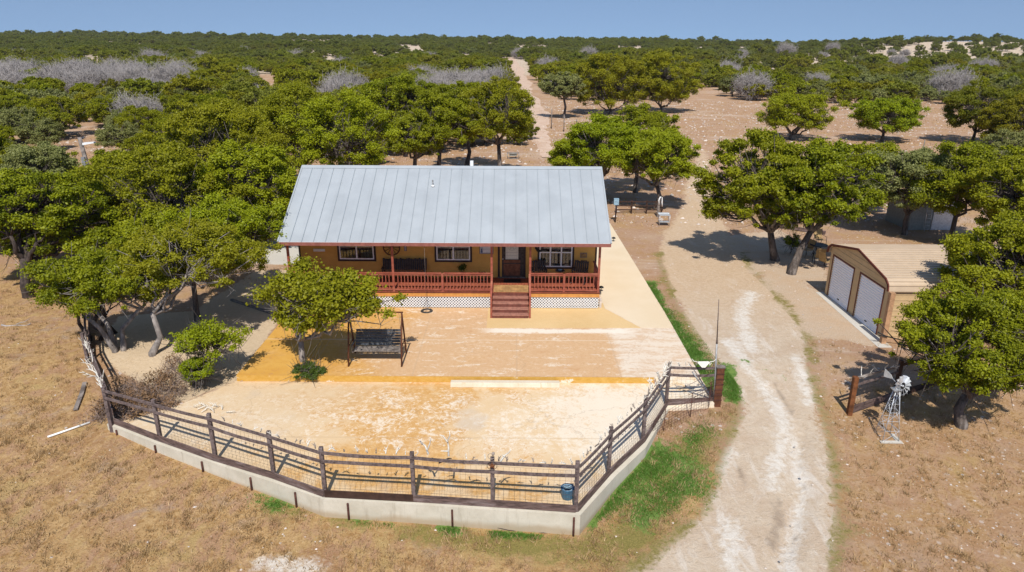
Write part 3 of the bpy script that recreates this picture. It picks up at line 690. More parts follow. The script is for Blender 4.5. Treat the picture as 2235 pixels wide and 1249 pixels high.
# stairs
st = MB()
tz = [FL-.16*k for k in range(1, 5)]
SY = PY-.06
stairs = MB()
for x in (-.88, -.08, .72):
    P = [(SY, FL-.05)]
    for k, z_ in enumerate(tz): P += [(SY-.31*k-.0, z_-.04), (SY-.31*(k+1), z_-.04)]
    P += [(SY-.31*4, 0.0), (SY-.31*4+.35, 0.0), (SY, .45)]
    stairs.prism_x(P, x-.02, x+.02)
so = stairs.build('stairs', M['red_dark'], house)
for k, z_ in enumerate(tz):
    MB().box(-.90, .76, SY-.31*(k+1)-.03, SY-.31*k-.012, z_-.04, z_).build('tread', M['tread'], so, bevel=.006)
for k in range(5):
    zt_ = FL-.16*k-.045; MB().box(-.87, .73, SY-.31*k-.011, SY-.31*k+.002, max(.005, zt_-.112), zt_).build('riser', M['riser'], so)
for x in (-.93, .81):
    nb = post(x, SY-1.2, 0.005, 1.0, .09).build('newel_post', M['red_wood'], so)
    MB().beam((x, PY-.05, 1.68), (x, SY-1.2, 1.0), .09, .05).build('handrail', M['red_wood'], so)
    MB().beam((x, PY-.05, .93), (x, SY-1.2, .23), .04, .09).build('side_rail', M['red_wood'], so)
    nb2 = None
    for k in range(1, 6):
        t = k/6; y = (PY-.05)*(1-t)+(SY-1.2)*t; za = .93*(1-t)+.23*t; zb = 1.68*(1-t)+1.0*t
        if nb2 is None: nb2 = MB().box(-.018, .018, -.018, .018, 0, .7).build('baluster', M['red_wood'], so); nb2.location = (x, y, za)
        else:
            c = nb2.copy(); COL.objects.link(c); c.parent = so; c.location = (x, y, za)
# windows: x0,x1,z0,z1
def window(x0, x1, z0, z1, cols, rows, grid):
    f = MB(); Y = WY-.02
    f.box(x0-.09, x1+.09, Y-.05, Y, z0-.10, z0); f.box(x0-.09, x1+.09, Y-.05, Y, z1, z1+.09); f.box(x0-.09, x0, Y-.05, Y, z0, z1); f.box(x1, x1+.09, Y-.05, Y, z0, z1)
    w_ = f.build('window', M['dark_trim'], house)
    s = MB(); b = .055; Y2 = Y-.012
    s.box(x0+.001, x1-.001, Y2-.045, Y2, z0+.001, z0+b); s.box(x0+.001, x1-.001, Y2-.045, Y2, z1-b, z1-.001); s.box(x0+.001, x0+b, Y2-.045, Y2, z0+b, z1-b); s.box(x1-b, x1-.001, Y2-.045, Y2, z0+b, z1-b)
    for k in range(1, cols):
        xm = x0+(x1-x0)*k/cols; s.box(xm-.035, xm+.035, Y2-.045, Y2, z0+b, z1-b)
    zm = z0+(z1-z0)*rows
    for k in range(cols):
        xa = x0+(x1-x0)*k/cols+(b if k == 0 else .036); xb = x0+(x1-x0)*(k+1)/cols-(b if k == cols-1 else .036)
        s.box(xa, xb, Y2-.04, Y2-.004, zm-.025, zm+.025)
        if grid:
            for q in (1, 2, 3):
                xm = xa+(xb-xa)*q/4; s.box(xm-.006, xm+.006, Y2-.022, Y2-.016, z0+b, zm-.025); s.box(xm-.006, xm+.006, Y2-.022, Y2-.016, zm+.025, z1-b)
            s.box(xa, xb, Y2-.0155, Y2-.0115, (z0+zm)/2-.006, (z0+zm)/2+.006)
    s.build('sash', M['white'], w_)
    MB().box(x0+b-.01, x1-b+.01, Y2-.028, Y2-.024, z0+b-.01, z1-b+.01).build('pane', M['glass'], w_)
    c = MB(); n = 36
    for k in range(n):
        xa = x0+b+(x1-x0-2*b)*k/n; xb = x0+b+(x1-x0-2*b)*(k+1)/n; yy = Y2-.004 if k % 2 else Y2-.009; yz = Y2-.009 if k % 2 else Y2-.004
        c.add([(xa, yy, z0+b), (xb, yz, z0+b), (xb, yz, z1-b), (xa, yy, z1-b)], [(0, 1, 2, 3)])
    cu = c.build('curtain', M['curtain'], w_)
window(-8.42, -6.74, 1.72, 2.82, 2, .62, True)
window(-3.69, -2.05, 1.70, 2.82, 2, .62, True)
window(1.33, 2.93, 1.38, 2.85, 3, .5, False)
# door
dr = MB(); Y = WY-.02
dr.box(-.70, -.60, Y-.05, Y, FL+.005, 2.95); dr.box(.56, .66, Y-.05, Y, FL+.005, 2.95); dr.box(-.599, .559, Y-.05, Y, 2.86, 2.95)
df = dr.build('door_frame', M['dark_trim'], house)
MB().box(-.5, .56, Y-.03, Y-.002, FL+.02, 2.85).build('door', M['rustic'], house)
dd = [q for q in house.children if q.name == 'door'][0]
M['door_brown'] = simple('brown_door_panel', (.16, .06, .03), .5, var=.4, scale=6)
MB().box(-.42, .40, Y-.038, Y-.031, FL+.12, 1.52).box(-.42, .40, Y-.038, Y-.031, 1.58, 1.72).build('lower_panel', M['door_brown'], dd)
gl = MB().box(-.32, .30, Y-.045, Y-.031, 1.76, 2.78).build('glass_panel', M['glass_door'], dd)
s = MB(); cx_, cz_ = -.01, 2.42
for k in range(24):
    a = 2*PI*k/24; b_ = 2*PI*(k+1)/24
    s.beam((cx_+.2*math.cos(a), Y-.05, cz_+.2*math.sin(a)), (cx_+.2*math.cos(b_), Y-.05, cz_+.2*math.sin(b_)), .008, .018, (0, 1, 0))
for k in range(5):
    a = PI/2+k*2*PI/5; b_ = PI/2+(k+2)*2*PI/5
    s.beam((cx_+.17*math.cos(a), Y-.05, cz_+.17*math.sin(a)), (cx_+.17*math.cos(b_), Y-.05, cz_+.17*math.sin(b_)), .008, .016, (0, 1, 0))
for z_ in (1.8, 1.95, 2.1, 2.7): s.box(-.29, .27, Y-.051, Y-.046, z_, z_+.01)
s.box(-.26, -.25, Y-.0515, Y-.0465, 1.78, 2.76); s.box(.23, .24, Y-.0515, Y-.0465, 1.78, 2.76)
s.build('etched_star', M['grey_steel'], dd)
MB().tube([(-.455, Y-.03, 1.78), (-.455, Y-.08, 1.78)], .03, 8).tube([(-.455, Y-.075, 1.78), (-.455, Y-.11, 1.78)], [.035, .02], 8).build('door_knob', M['galv'], dd)
MB().box(-.72, .68, WY-.14, WY-.022, FL+.009, FL+.05).build('threshold', M['grey_wood'], house)
# electric meter corner and drain
MB().box(4.1, 4.2, 30.35, 30.5, .0, .42).build('corner_pier', M['stone'], house)
# ------------------------------------------------------------------ trees
def leaf_quads(C, R, n, size, rg, flat=.75, shell=.12, droop=.0, upb=.55):
    """leaf shaped quads on the outer shells of clumps at C with radii R"""
    w = R**2; cnt = np.maximum(6, (n*w/w.sum()).astype(int)); ci = np.repeat(np.arange(len(C)), cnt); N = len(ci)
    d = rg.normal(size=(N, 3)); d /= np.linalg.norm(d, axis=1)[:, None]
    flip = (d[:, 2] < 0) & (rg.random(N) < .45); d[flip, 2] *= -1
    rad = R[ci]*(shell+(1.05-shell)*rg.random(N)); out = rg.random(N) < .38; rad[out] *= 1+.75*rg.random(out.sum())
    P = C[ci]+d*rad[:, None]*np.array([1, 1, flat])
    nr = d*.45+np.array([0, -.15, upb])+rg.normal(size=(N, 3))*.6; nr /= np.linalg.norm(nr, axis=1)[:, None]
    t = np.cross(nr, rg.normal(size=(N, 3))); t /= np.linalg.norm(t, axis=1)[:, None]; b = np.cross(nr, t)
    L = (size*(.65+.7*rg.random(N)))[:, None]; W = L*.36
    V = np.stack([P-t*L*.5, P+b*W-t*L*.05, P+t*L*.5, P-b*W-t*L*.05], 1).reshape(-1, 3)
    tone = np.clip(rg.random(len(C))[ci]*.45+rg.random(N)*.75-.1, 0, 1)
    return V, np.arange(N*4).reshape(-1, 4), np.repeat(tone, 4)
def clumps(rx, ry, rz, K, rg, zmin=-.35, hollow=.5, lobes=5, r0=None):
    i = np.arange(K*3); ph = i*2.399963; z = 1-2*(i+.5)/(K*3); z = z[(z > zmin)]; ph = ph[:len(z)]
    sel = rg.permutation(len(z))[:K]; z = z[sel]; ph = ph[sel]+rg.normal(size=len(sel))*.2
    s = np.sqrt(1-z*z); d = np.stack([s*np.cos(ph), s*np.sin(ph), z], 1)
    LD = rg.normal(size=(lobes, 3)); LD[:, 2] = np.abs(LD[:, 2])*.5; LD /= np.linalg.norm(LD, axis=1)[:, None]
    q = .78+.22*np.clip((d@LD.T).max(1), 0, 1)**2
    f = q*(hollow+(1-hollow)*rg.random(len(d))**.5)
    C = d*f[:, None]*np.array([rx, ry, rz])*.95
    r = (r0 or .95*math.sqrt(rx*ry/len(C))*1.25)*(.4+1.1*rg.random(len(C))**1.3)
    C = C+rg.normal(size=C.shape)*(.10*min(rx, 4))*np.array([1, 1, .5])
    return C, r
def limb(mb, a, b, r0, r1, rg, n=5, seg=4, wob=.12):
    a = Vector(a); b = Vector(b); L = (b-a).length; pts = [a]
    for k in range(1, seg):
        t = k/seg; p = a.lerp(b, t)+Vector(rg.normal(size=3))*L*wob*.5; p.z -= L*.06*math.sin(PI*t); pts.append(p)
    pts.append(b); mb.tube(pts, [r0+(r1-r0)*k/seg for k in range(seg+1)], n); return pts
def wood(C, base, fork, r, rg, nl=5, stems=1, twigs=True, spread=.3):
    """trunk from base to fork then limbs reaching every clump; all in one skin of tapered tubes"""
    mb = MB(); base = Vector(base); fork = Vector(fork)
    roots = []
    for s_ in range(stems):
        a = 2*PI*s_/max(1, stems)+rg.random(); off = Vector((math.cos(a), math.sin(a), 0))*(spread*.5 if stems > 1 else 0)
        fk = fork+(Vector((math.cos(a), math.sin(a), 0))*spread*3 if stems > 1 else Vector((0, 0, 0)))
        b0 = base+off; rr = r*(1 if stems == 1 else .65)
        mid = b0.lerp(fk, .5)+Vector(rg.normal(size=3))*.1*(fk-b0).length
        mb.tube([b0-Vector((0, 0, .25)), b0+Vector((0, 0, .08)), b0.lerp(mid, .6)+Vector((0, 0, .02)), mid, fk], [rr*1.6, rr*1.25, rr, rr*.9, rr*.75], 8); roots.append((fk, rr))
    idx = rg.permutation(len(C)); hubs = []
    for k in range(nl):
        c = Vector(C[idx[k % len(C)]]); fk, rr = roots[k % len(roots)]; h = fk.lerp(c, .55); limb(mb, fk-Vector((0, 0, .1)), h, rr*.62, rr*.33, rg, 6, 4); hubs.append((h, rr))
    for k in range(len(C)):
        c = Vector(C[k]); h, rr = min(hubs, key=lambda q: (q[0]-c).length)
        pts = limb(mb, h, c, rr*.26, .012, rg, 4, 3, .2)
        if twigs:
            for q in range(3): limb(mb, pts[2], Vector(pts[2])+Vector(rg.normal(size=3))*.5*(rx_ if (rx_ := .9) else 1), .014, .005, rg, 3, 2)
    return mb
LEAFM = {'oak': 'oak_leaf', 'bright': 'oak_bright', 'juniper': 'juniper_leaf', 'grey': 'grey_leaf', 'low': 'leaf_low'}
def big_tree(name, base, crown, rad, K, nleaf, size, kind, seed, label, cat='tree', group=None, r=.16, fork=None, stems=1, nl=6, flat=.7, hollow=.5, zmin=-.35, lobes=5, spread=.3, bark='bark', r0=None):
    rg = np.random.default_rng(seed); root = empty(name, base, label=label, cat=cat, group=group); airy = name in ('lone_oak', 'oak_sapling'); K = int(K*(1.5 if airy else 2.7)); nleaf = int(nleaf*(2.2 if airy else 5.2)); size *= (.62 if airy else .57); zmin = min(zmin, -.75) if kind != 'low' else zmin
    if name == 'lone_oak': root.name = 'oak_tree'
    C, R = clumps(*rad, K, rg, zmin, hollow, lobes, r0)
    if name == 'lone_oak': C = np.concatenate([C, rg.normal(size=(10, 3))*[.3, .3, .15]+[-1.3, 0, -.8], rg.normal(size=(9, 3))*[.25, .2, .1]+[-.5, -.2, -.95], rg.normal(size=(6, 3))*[.3, .3, .12]+[2.1, .1, -.35]]); R = np.concatenate([R, np.full(25, .3)])
    off = np.array([crown[i]-base[i] for i in range(3)]); C = C+off; R = R*(.92 if airy else 1.22)
    V, Q, tn = leaf_quads(C, R, nleaf, size, rg, flat)
    me = np_mesh('crown', V, Q, M[LEAFM[kind]], False, {'tone': tn}); o = bpy.data.objects.new('crown', me); COL.objects.link(o); o.parent = root
    if fork is None: fork = (off[0]*.35, off[1]*.35, max(.35, off[2]-rad[2]*.75))
    wood(C, (0, 0, 0), fork, r, rg, nl, stems, True, spread).build('trunk', M[bark], root)
    return root
def at(px, py, Y, dz=0):   # crown centre from the photo at depth Y
    x, z = D(px, py, Y); return (x, Y, z+dz)
def gp(px, py): x, y, z = T(px, py); return (x, y, z)
def gb(x, y): return (x, y, hz(x, y))
# --- near, individually shaped trees
big_tree('lone_oak', gp(669, 806), at(703, 650, 23.9), (2.3, 1.4, 1.1), 62, 15000, .17, 'oak', 11, 'small lone live oak standing at the mustard step in front of the porch', r=.13, fork=(-.1, .1, 1.3), nl=7, hollow=.2, zmin=-.6, r0=.40, lobes=3, bark='bark_light')
b = gp(1727, 598)
big_tree('oak_tree', b, at(1790, 412, 36.5), (3.4, 2.8, 2.85), 70, 22000, .2, 'oak', 12, 'live oak with a leaning grey trunk between the driveway and the garage', r=.2, fork=(1.0, .6, 2.3), nl=7, zmin=-.45)
b = gp(1690, 568)
big_tree('oak_tree', b, at(1655, 410, 37.5), (3.6, 2.9, 3.3), 76, 24000, .2, 'oak', 13, 'big live oak overhanging the driveway with an upright dark trunk', r=.22, nl=7, zmin=-.45)
b = gp(2100, 930)
big_tree('oak_tree', b, at(2130, 745, 20.6), (2.65, 2.4, 2.15), 90, 30000, .13, 'oak', 14, 'large live oak in front of the tan garage at the right edge', r=.17, fork=(.1, .2, 1.2), nl=8, zmin=-.5, hollow=.4)
big_tree('oak_tree', gb(21.5, 27.0), at(2190, 590, 26.2), (2.6, 2.3, 2.3), 66, 20000, .16, 'oak', 15, 'live oak behind the garage at the far right edge', r=.18, nl=6)
# multi-stemmed oak by the fence at left
big_tree('oak_tree', gp(262, 765), at(235, 610, 26.0), (3.0, 2.3, 1.25), 70, 19000, .14, 'oak', 16, 'spreading multi stemmed oak leaning over the left end of the fence', r=.15, stems=3, fork=(-.1, .3, 1.7), spread=.35, nl=8, hollow=.3, zmin=-.25, bark='bark_light')
big_tree('oak_tree', gp(335, 775), at(400, 560, 27.2), (3.5, 2.4, 1.5), 80, 21000, .14, 'oak', 17, 'broad oak with a straight grey stem over the sandy path', r=.12, fork=(.1, .3, 1.7), nl=8, hollow=.3, zmin=-.25, bark='bark_light')
big_tree('oak_tree', gp(432, 700), at(500, 500, 30.5), (2.7, 2.2, 1.5), 56, 15000, .15, 'bright', 18, 'oak reaching towards the left corner of the porch', r=.11, nl=6, hollow=.35)
big_tree('oak_sapling', gp(425, 840), at(455, 745, 23.2), (1.55, 1.0, .75), 30, 4200, .12, 'bright', 19, 'low sparse oak sapling beside the brown brush pile', r=.07, fork=(-.05, .1, .5), nl=5, hollow=.3, r0=.3)
big_tree('bush', gp(430, 850), at(430, 808, 22.6), (.62, .5, .45), 16, 3600, .10, 'bright', 20, 'dense bright green bush at the left end of the lower patio', cat='bush', r=.03, fork=(0, 0, .2), nl=4, zmin=-.8)
big_tree('oak_tree', gp(65, 648), at(75, 470, 33.5), (3.5, 2.8, 2.7), 84, 24000, .18, 'oak', 21, 'live oak with a thick dark trunk at the left edge', r=.24, fork=(.1, .1, 1.9), nl=8, bark='bark_dark')
NEAR = [((350, 440), 37, (4.0, 3.2, 3.0), 'oak', 'tall live oak in the middle of the clump left of the house'),
        ((470, 330), 44, (4.2, 3.4, 3.2), 'oak', 'tall live oak rising behind the clump left of the house'),
        ((545, 400), 39.5, (3.0, 2.8, 2.6), 'bright', 'live oak touching the left end of the house roof'),
        ((240, 432), 41, (3.2, 2.8, 2.2), 'oak', 'live oak next to the white security light'),
        ((740, 300), 50, (3.9, 3.2, 2.9), 'bright', 'bright green oak behind the left end of the roof ridge'),
        ((640, 265), 57, (3.8, 3.4, 2.9), 'oak', 'dark live oak behind the bright oak by the roof'),
        ((560, 440), 43, (2.4, 2.0, 1.7), 'bright', 'smaller oak right against the left end of the roof'),
        ((330, 540), 33.5, (3.2, 2.4, 1.6), 'oak', 'low live oak filling the gap behind the spreading oaks'),
        ((75, 392), 46, (3.0, 2.8, 2.4), 'grey', 'dusty green tree left of the white security light'),
        ((955, 265), 62, (3.7, 3.0, 2.6), 'oak', 'left one of two open oaks standing behind the house'),
        ((1080, 250), 63, (4.0, 3.2, 3.0), 'oak', 'right one of two open oaks standing behind the house'),
        ((905, 300), 60, (2.9, 2.6, 2.0), 'oak', 'smallest of the open oaks standing behind the house'),
        ((1010, 240), 68, (3.6, 3.0, 2.6), 'oak', 'oak set back between the open oaks behind the house'),
        ((870, 225), 76, (4.6, 3.6, 3.0), 'oak', 'rounded oak further back behind the roof'),
        ((1320, 325), 53, (3.2, 3.0, 2.3), 'bright', 'bright oak behind the right end of the house roof'),
        ((1262, 345), 54.5, (2.4, 2.4, 2.0), 'bright', 'bright oak nearest the right end of the roof ridge'),
        ((1430, 345), 51, (2.9, 2.8, 2.3), 'bright', 'bright oak beside the back stretch of the driveway'),
        ((1400, 290), 57, (3.2, 2.6, 2.1), 'oak', 'oak behind the pair of bright oaks right of the house'),
        ((1330, 182), 126, (7.4, 6, 5.3), 'oak', 'big dark oak left of its group in the clearing'),
        ((1440, 178), 130, (7.6, 6, 5.3), 'oak', 'big dark oak right of its group in the clearing'),
        ((1735, 246), 92, (5.4, 4.6, 3.2), 'bright', 'bright flat topped oak in the clearing, wider one'),
        ((1932, 252), 91, (4.6, 4.2, 2.5), 'bright', 'bright umbrella shaped oak on a short forked trunk in the clearing'),
        ((1990, 400), 44, (3.4, 2.8, 2.3), 'grey', 'dusty oak behind the garage'),
        ((2110, 400), 42, (3.5, 2.8, 2.4), 'oak', 'live oak shading the grey shed'),
        ((1895, 370), 49, (2.8, 2.6, 2.0), 'oak', 'oak between the garage oaks and the dusty oak'),
        ((2215, 430), 38, (2.4, 2.4, 2.2), 'oak', 'oak at the right edge behind the shed'),
        ((2140, 240), 90, (5.0, 4.0, 3.2), 'juniper', 'dark juniper at the right side of the clearing'),
        ((2215, 265), 84, (4.2, 4.0, 3.2), 'juniper', 'olive juniper at the right edge beside the clearing'),
        ((1225, 190), 118, (3.6, 3, 2.2), 'grey', 'small open grey green tree by the track'),
        ((2210, 330), 64, (3.0, 2.6, 2.0), 'grey', 'dusty small tree in front of the right junipers')]
for i, ((px, py), Y, rad, kind, lab) in enumerate(NEAR):
    c = at(px, py, Y); b = gb(c[0]+.3*math.sin(i*2.1), Y+.2)
    if c[2]-rad[2] < b[2]+.4 and kind != 'juniper': c = (c[0], c[1], max(c[2], b[2]+rad[2]*.7+.2))
    far = Y > 80; rad = (rad[0]*1.06, rad[1], rad[2]*1.12)
    big_tree('juniper_tree' if kind == 'juniper' else 'oak_tree' if kind != 'grey' else 'scrub_tree', b, c, rad, 56 if not far else 70, 17000 if Y < 70 else 15000, .2 if Y < 70 else .26 if Y < 100 else .36, kind, 40+i, lab,
             r=.17 if Y < 60 else .22, nl=6, stems=3 if py in (185, 180) else 1, spread=.6, zmin=-.5 if kind != 'juniper' else -.8, hollow=.45)

# --- prototypes for the woods
def proto(kind, seed, rx, rz, nleaf, size, K, leaf, bark='bark', trunk=True):
    rg = np.random.default_rng(seed); C, R = clumps(rx, rx*.92, rz, K, rg, -.8 if kind == 'juniper' else -.65, .4, 6)
    C = C+np.array([0, 0, rz*(.9 if kind == 'juniper' else 1.0)+(.0 if kind == 'juniper' else .35)])
    V, Q, tn = leaf_quads(C, R, nleaf, size, rg, .75)
    cm = np_mesh('crown', V, Q, M[leaf], False, {'tone': tn})
    tm = wood(C, (0, 0, 0), (0, 0, rz*.45+.3), .16, rg, 4, 1, False).mesh('trunk', M[bark])
    return cm, tm
def dead_proto(seed, rx, rz):
    rg = np.random.default_rng(seed); mb = MB(); C, R = clumps(rx, rx, rz, 46, rg, -.1, .5, 5); C = C+np.array([0, 0, rz*.7])
    fork = Vector((0, 0, .7)); mb.tube([(0, 0, -.3), (.05, 0, .3), fork], [.2, .16, .14], 6)
    hubs = [fork.lerp(Vector(C[k]), .5) for k in range(6)]
    for h in hubs: limb(mb, fork, h, .1, .06, rg, 4, 3)
    for c in C:
        c = Vector(c); h = min(hubs, key=lambda q: (q-c).length); p = limb(mb, h, c, .05, .02, rg, 3, 3, .25)
        for q in range(20):
            e = p[-1 if q % 2 else -2]+Vector(rg.normal(size=3))*.62+Vector((0, 0, .3)); pp = limb(mb, p[-1 if q % 2 else -2], e, .026, .015, rg, 3, 2, .45)
            for w_ in range(4): limb(mb, pp[1], pp[1]+Vector(rg.normal(size=3))*.45, .018, .012, rg, 3, 2, .4)
    return mb.mesh('branches', M['deadwood'])
PR = {'oak': [proto('oak', 100+i, 3.4, 2.15, 15000, .24, 100, 'oak_leaf') for i in range(3)],
      'juniper': [proto('juniper', 110+i, 2.7, 2.0, 14000, .20, 90, 'juniper_leaf') for i in range(3)],
      'grey': [proto('grey', 120+i, 3.0, 1.8, 9000, .24, 80, 'grey_leaf') for i in range(2)]}
DEAD = [dead_proto(130+i, 2.8, 1.9) for i in range(2)]
def joined(cm, tm, name):
    """crown and trunk as one mesh for trees too far away to show their parts"""
    nv = len(cm.vertices); co = np.empty(nv*3, np.float32); cm.vertices.foreach_get('co', co)
    tn = np.empty(nv, np.float32); cm.attributes['tone'].data.foreach_get('value', tn)
    V = [tuple(p) for p in co.reshape(-1, 3)]; Fc = [tuple(range(i*4, i*4+4)) for i in range(nv//4)]
    tv = [tuple(v.co) for v in tm.vertices]; tf = [tuple(q+nv for q in p.vertices) for p in tm.polygons]
    me = bpy.data.meshes.new(name); me.from_pydata(V+tv, [], Fc+tf); me.materials.append(cm.materials[0]); me.materials.append(tm.materials[0])
    mi = np.zeros(len(Fc)+len(tf), np.int32); mi[len(Fc):] = 1; me.polygons.foreach_set('material_index', mi)
    a = me.attributes.new('tone', 'FLOAT', 'POINT'); a.data.foreach_set('value', np.concatenate([tn, np.zeros(len(tv), np.float32)])); me.update(); return me
PRN = {'oak': [proto('oak', 140+i, 3.4, 2.15, 42000, .14, 130, 'oak_leaf') for i in range(2)], 'juniper': [proto('juniper', 150, 2.7, 2.0, 34000, .12, 120, 'juniper_leaf')], 'grey': [proto('grey', 160, 3.0, 1.8, 30000, .13, 120, 'grey_leaf')]}
JOIN = {k: [joined(c, t_, k+'_tree') for c, t_ in v] for k, v in PR.items()}
# --- where the woods stand
CLEAR = [[(835, 366), (850, 330), (1130, 330), (1170, 300), (1150, 215), (1120, 160), (1100, 138), (1128, 138), (1150, 175), (1190, 200), (1250, 222), (1520, 225), (1545, 205), (1640, 225), (1860, 235), (2000, 228), (2090, 232), (2300, 222), (2300, 420), (1700, 420), (1500, 460), (1450, 600), (2300, 900), (2300, 2000), (-900, 2000), (-900, 560), (0, 600), (100, 640), (560, 620), (640, 470), (640, 372)],
         [(540, 164), (610, 162), (618, 222), (548, 226)], [(125, 300), (235, 300), (260, 440), (130, 440)], [(855, 101), (910, 101), (925, 116), (865, 118)], [(180, 125), (215, 122), (222, 152), (185, 155)], [(690, 130), (730, 128), (735, 150), (695, 152)], [(825, 128), (860, 126), (866, 150), (830, 152)], [(1085, 130), (1145, 130), (1165, 175), (1200, 240), (1220, 300), (1140, 300), (1110, 230), (1098, 170)], [(1120, 104), (1200, 104), (1205, 114), (1125, 115)], [(1330, 104), (1420, 104), (1425, 114), (1335, 114)], [(1440, 205), (1560, 190), (1600, 225), (1500, 235)]]
def nz(x, y, s, o=0.): return math.sin(x*s+1.3*o)*math.sin(y*s*1.13+2.1*o+.7*math.sin(x*s*.6))+.5*math.sin(x*s*2.3+y*s*1.7+o)
rgn = random.Random(77); spots = []
y = 34.0
taken = [(o.location.x, o.location.y, 3.0) for o in SC.objects if o.type == 'EMPTY' and o.get('category') == 'tree']
while y < 1360:
    s = ((4.7+y*.0042) if y < 500 else 6.8+(y-500)*.003)+1.9*min(1, max(0, (y-110)/250))
    hw = y*.80+26; x = -hw
    while x < hw:
        X = x+rgn.uniform(-.5, .5)*s; Yp = y+rgn.uniform(-.5, .5)*s; x += s
        Z = hz(X, Yp); px, py = proj(X, Yp, Z)
        if py > 372 and (px > 600 or px < -250): continue
        if any(inpoly(px, py, P) for P in CLEAR): continue
        if Yp < 80 and any((X-a)**2+(Yp-b)**2 < 22 for a, b, _ in taken): continue
        # bare hillside and openings far away
        nv = nz(X, Yp, .02)+.6*nz(X, Yp, .07, 3)
        if px > 1480 and 92 < py < 150 and Yp > 300:
            lim = -.55 if px > 1980 else -.25 if px > 1650 else .2
            bare_ = nv > lim-(.35 if py < 135 and px > 1990 else 0)
            if bare_ and rgn.random() < .80: continue
        elif Yp > 260 and nv > .95: continue
        elif rgn.random() < .06: continue
        spots.append((Yp, X, Z, px, py))
    y += s*.92
# kinds
def pick(px, py, X, Y):
    r = rgn.random(); n = nz(X, Y, .045, 5)
    if (-40 <= px < 425 and 176 < py < 212 and r < .62): return 'dead'
    if (905 < px < 1075 and 188 < py < 232 and r < .75): return 'dead'
    if px < 290 and 235 < py < 370: return 'grey' if r < .75 else 'oak'
    if r < .014: return 'dead'
    if px > 1500: return 'juniper' if r < .50+.25*n else 'grey' if r < .80 else 'oak'
    return 'juniper' if r < .42+.35*n else 'grey' if r > .90 else 'oak'
spots = sorted(spots); far_pts = {'oak': [], 'juniper': [], 'grey': []}; cnt = {'oak': 0, 'juniper': 0, 'grey': 0, 'dead': 0}
LIM = {'oak': 250, 'juniper': 230, 'grey': 150, 'dead': 190}
KN = {'oak': ('oak_tree', 'round crowned green live oak'), 'juniper': ('juniper_tree', 'dark olive juniper'), 'grey': ('scrub_tree', 'dusty grey green scrub tree'), 'dead': ('dead_tree', 'leafless grey dead tree')}
for Yp, X, Z, px, py in spots:
    k = pick(px, py, X, Yp)
    inframe = -60 < px < 2300
    if k == 'dead' and Yp > 520: k = 'grey'
    sc = rgn.uniform(.62, 1.15)*(1.08 if k in ('oak', 'dead') else .95); sz = sc*rgn.uniform(.85, 1.15)
    if k == 'dead': sc *= 1.2; sz *= 1.35
    q_ = 1+.42*min(1, max(0, (Yp-110)/250))*(.8+.5*nz(X, Yp, .03, 2)); sc *= q_; sz *= q_
    if Yp > 1050: q_ = rgn.uniform(.55, 1.5); sc *= q_; sz *= q_
    if py < 235 and px < 1100 and Yp > 110: sz *= .92
    rot = rgn.uniform(0, 2*PI)
    if inframe and cnt[k] < LIM[k]:
        cnt[k] += 1
        side = 'left of the track' if px < 1120 else 'right of the track'
        if k == 'dead': side = 'in the grey stand at left' if px < 480 else 'behind the house' if px < 1100 else 'right of the track'
        dist = 'just beyond the yard' if Yp < 75 else 'in the middle distance' if Yp < 170 else 'far back'
        if k == 'dead': dist = 'woods'
        lab = f'{KN[k][1]} in the woods {side} {dist}' if k != 'dead' else f'{KN[k][1]} standing {side} among green trees'
        grp = f'{KN[k][0].replace("_", " ")}s in the woods {side} {dist}'
        nm = KN[k][0]
        if k == 'dead':
            o = bpy.data.objects.new(nm, DEAD[rgn.randrange(2)]); COL.objects.link(o); tag(o, lab, 'dead tree', grp)
        elif Yp < 110:
            o = empty(nm, (0, 0, 0), label=lab, cat='tree', group=grp); cm, tm = PRN[k][rgn.randrange(len(PRN[k]))]
            for nn, me in (('crown', cm), ('trunk', tm)):
                c = bpy.data.objects.new(nn, me); COL.objects.link(c); c.parent = o
        else:
            o = bpy.data.objects.new(nm, JOIN[k][rgn.randrange(len(JOIN[k]))]); COL.objects.link(o); tag(o, lab, 'tree', grp)
        o.location = (X, Yp, Z-.1); o.rotation_euler.z = rot; o.scale = (sc, sc, sz)
    elif k == 'dead': pass
    else: far_pts[k].append((X, Yp, Z-.1, rot, sc, sz))
print('woods', len(spots), cnt, {k: len(v) for k, v in far_pts.items()})
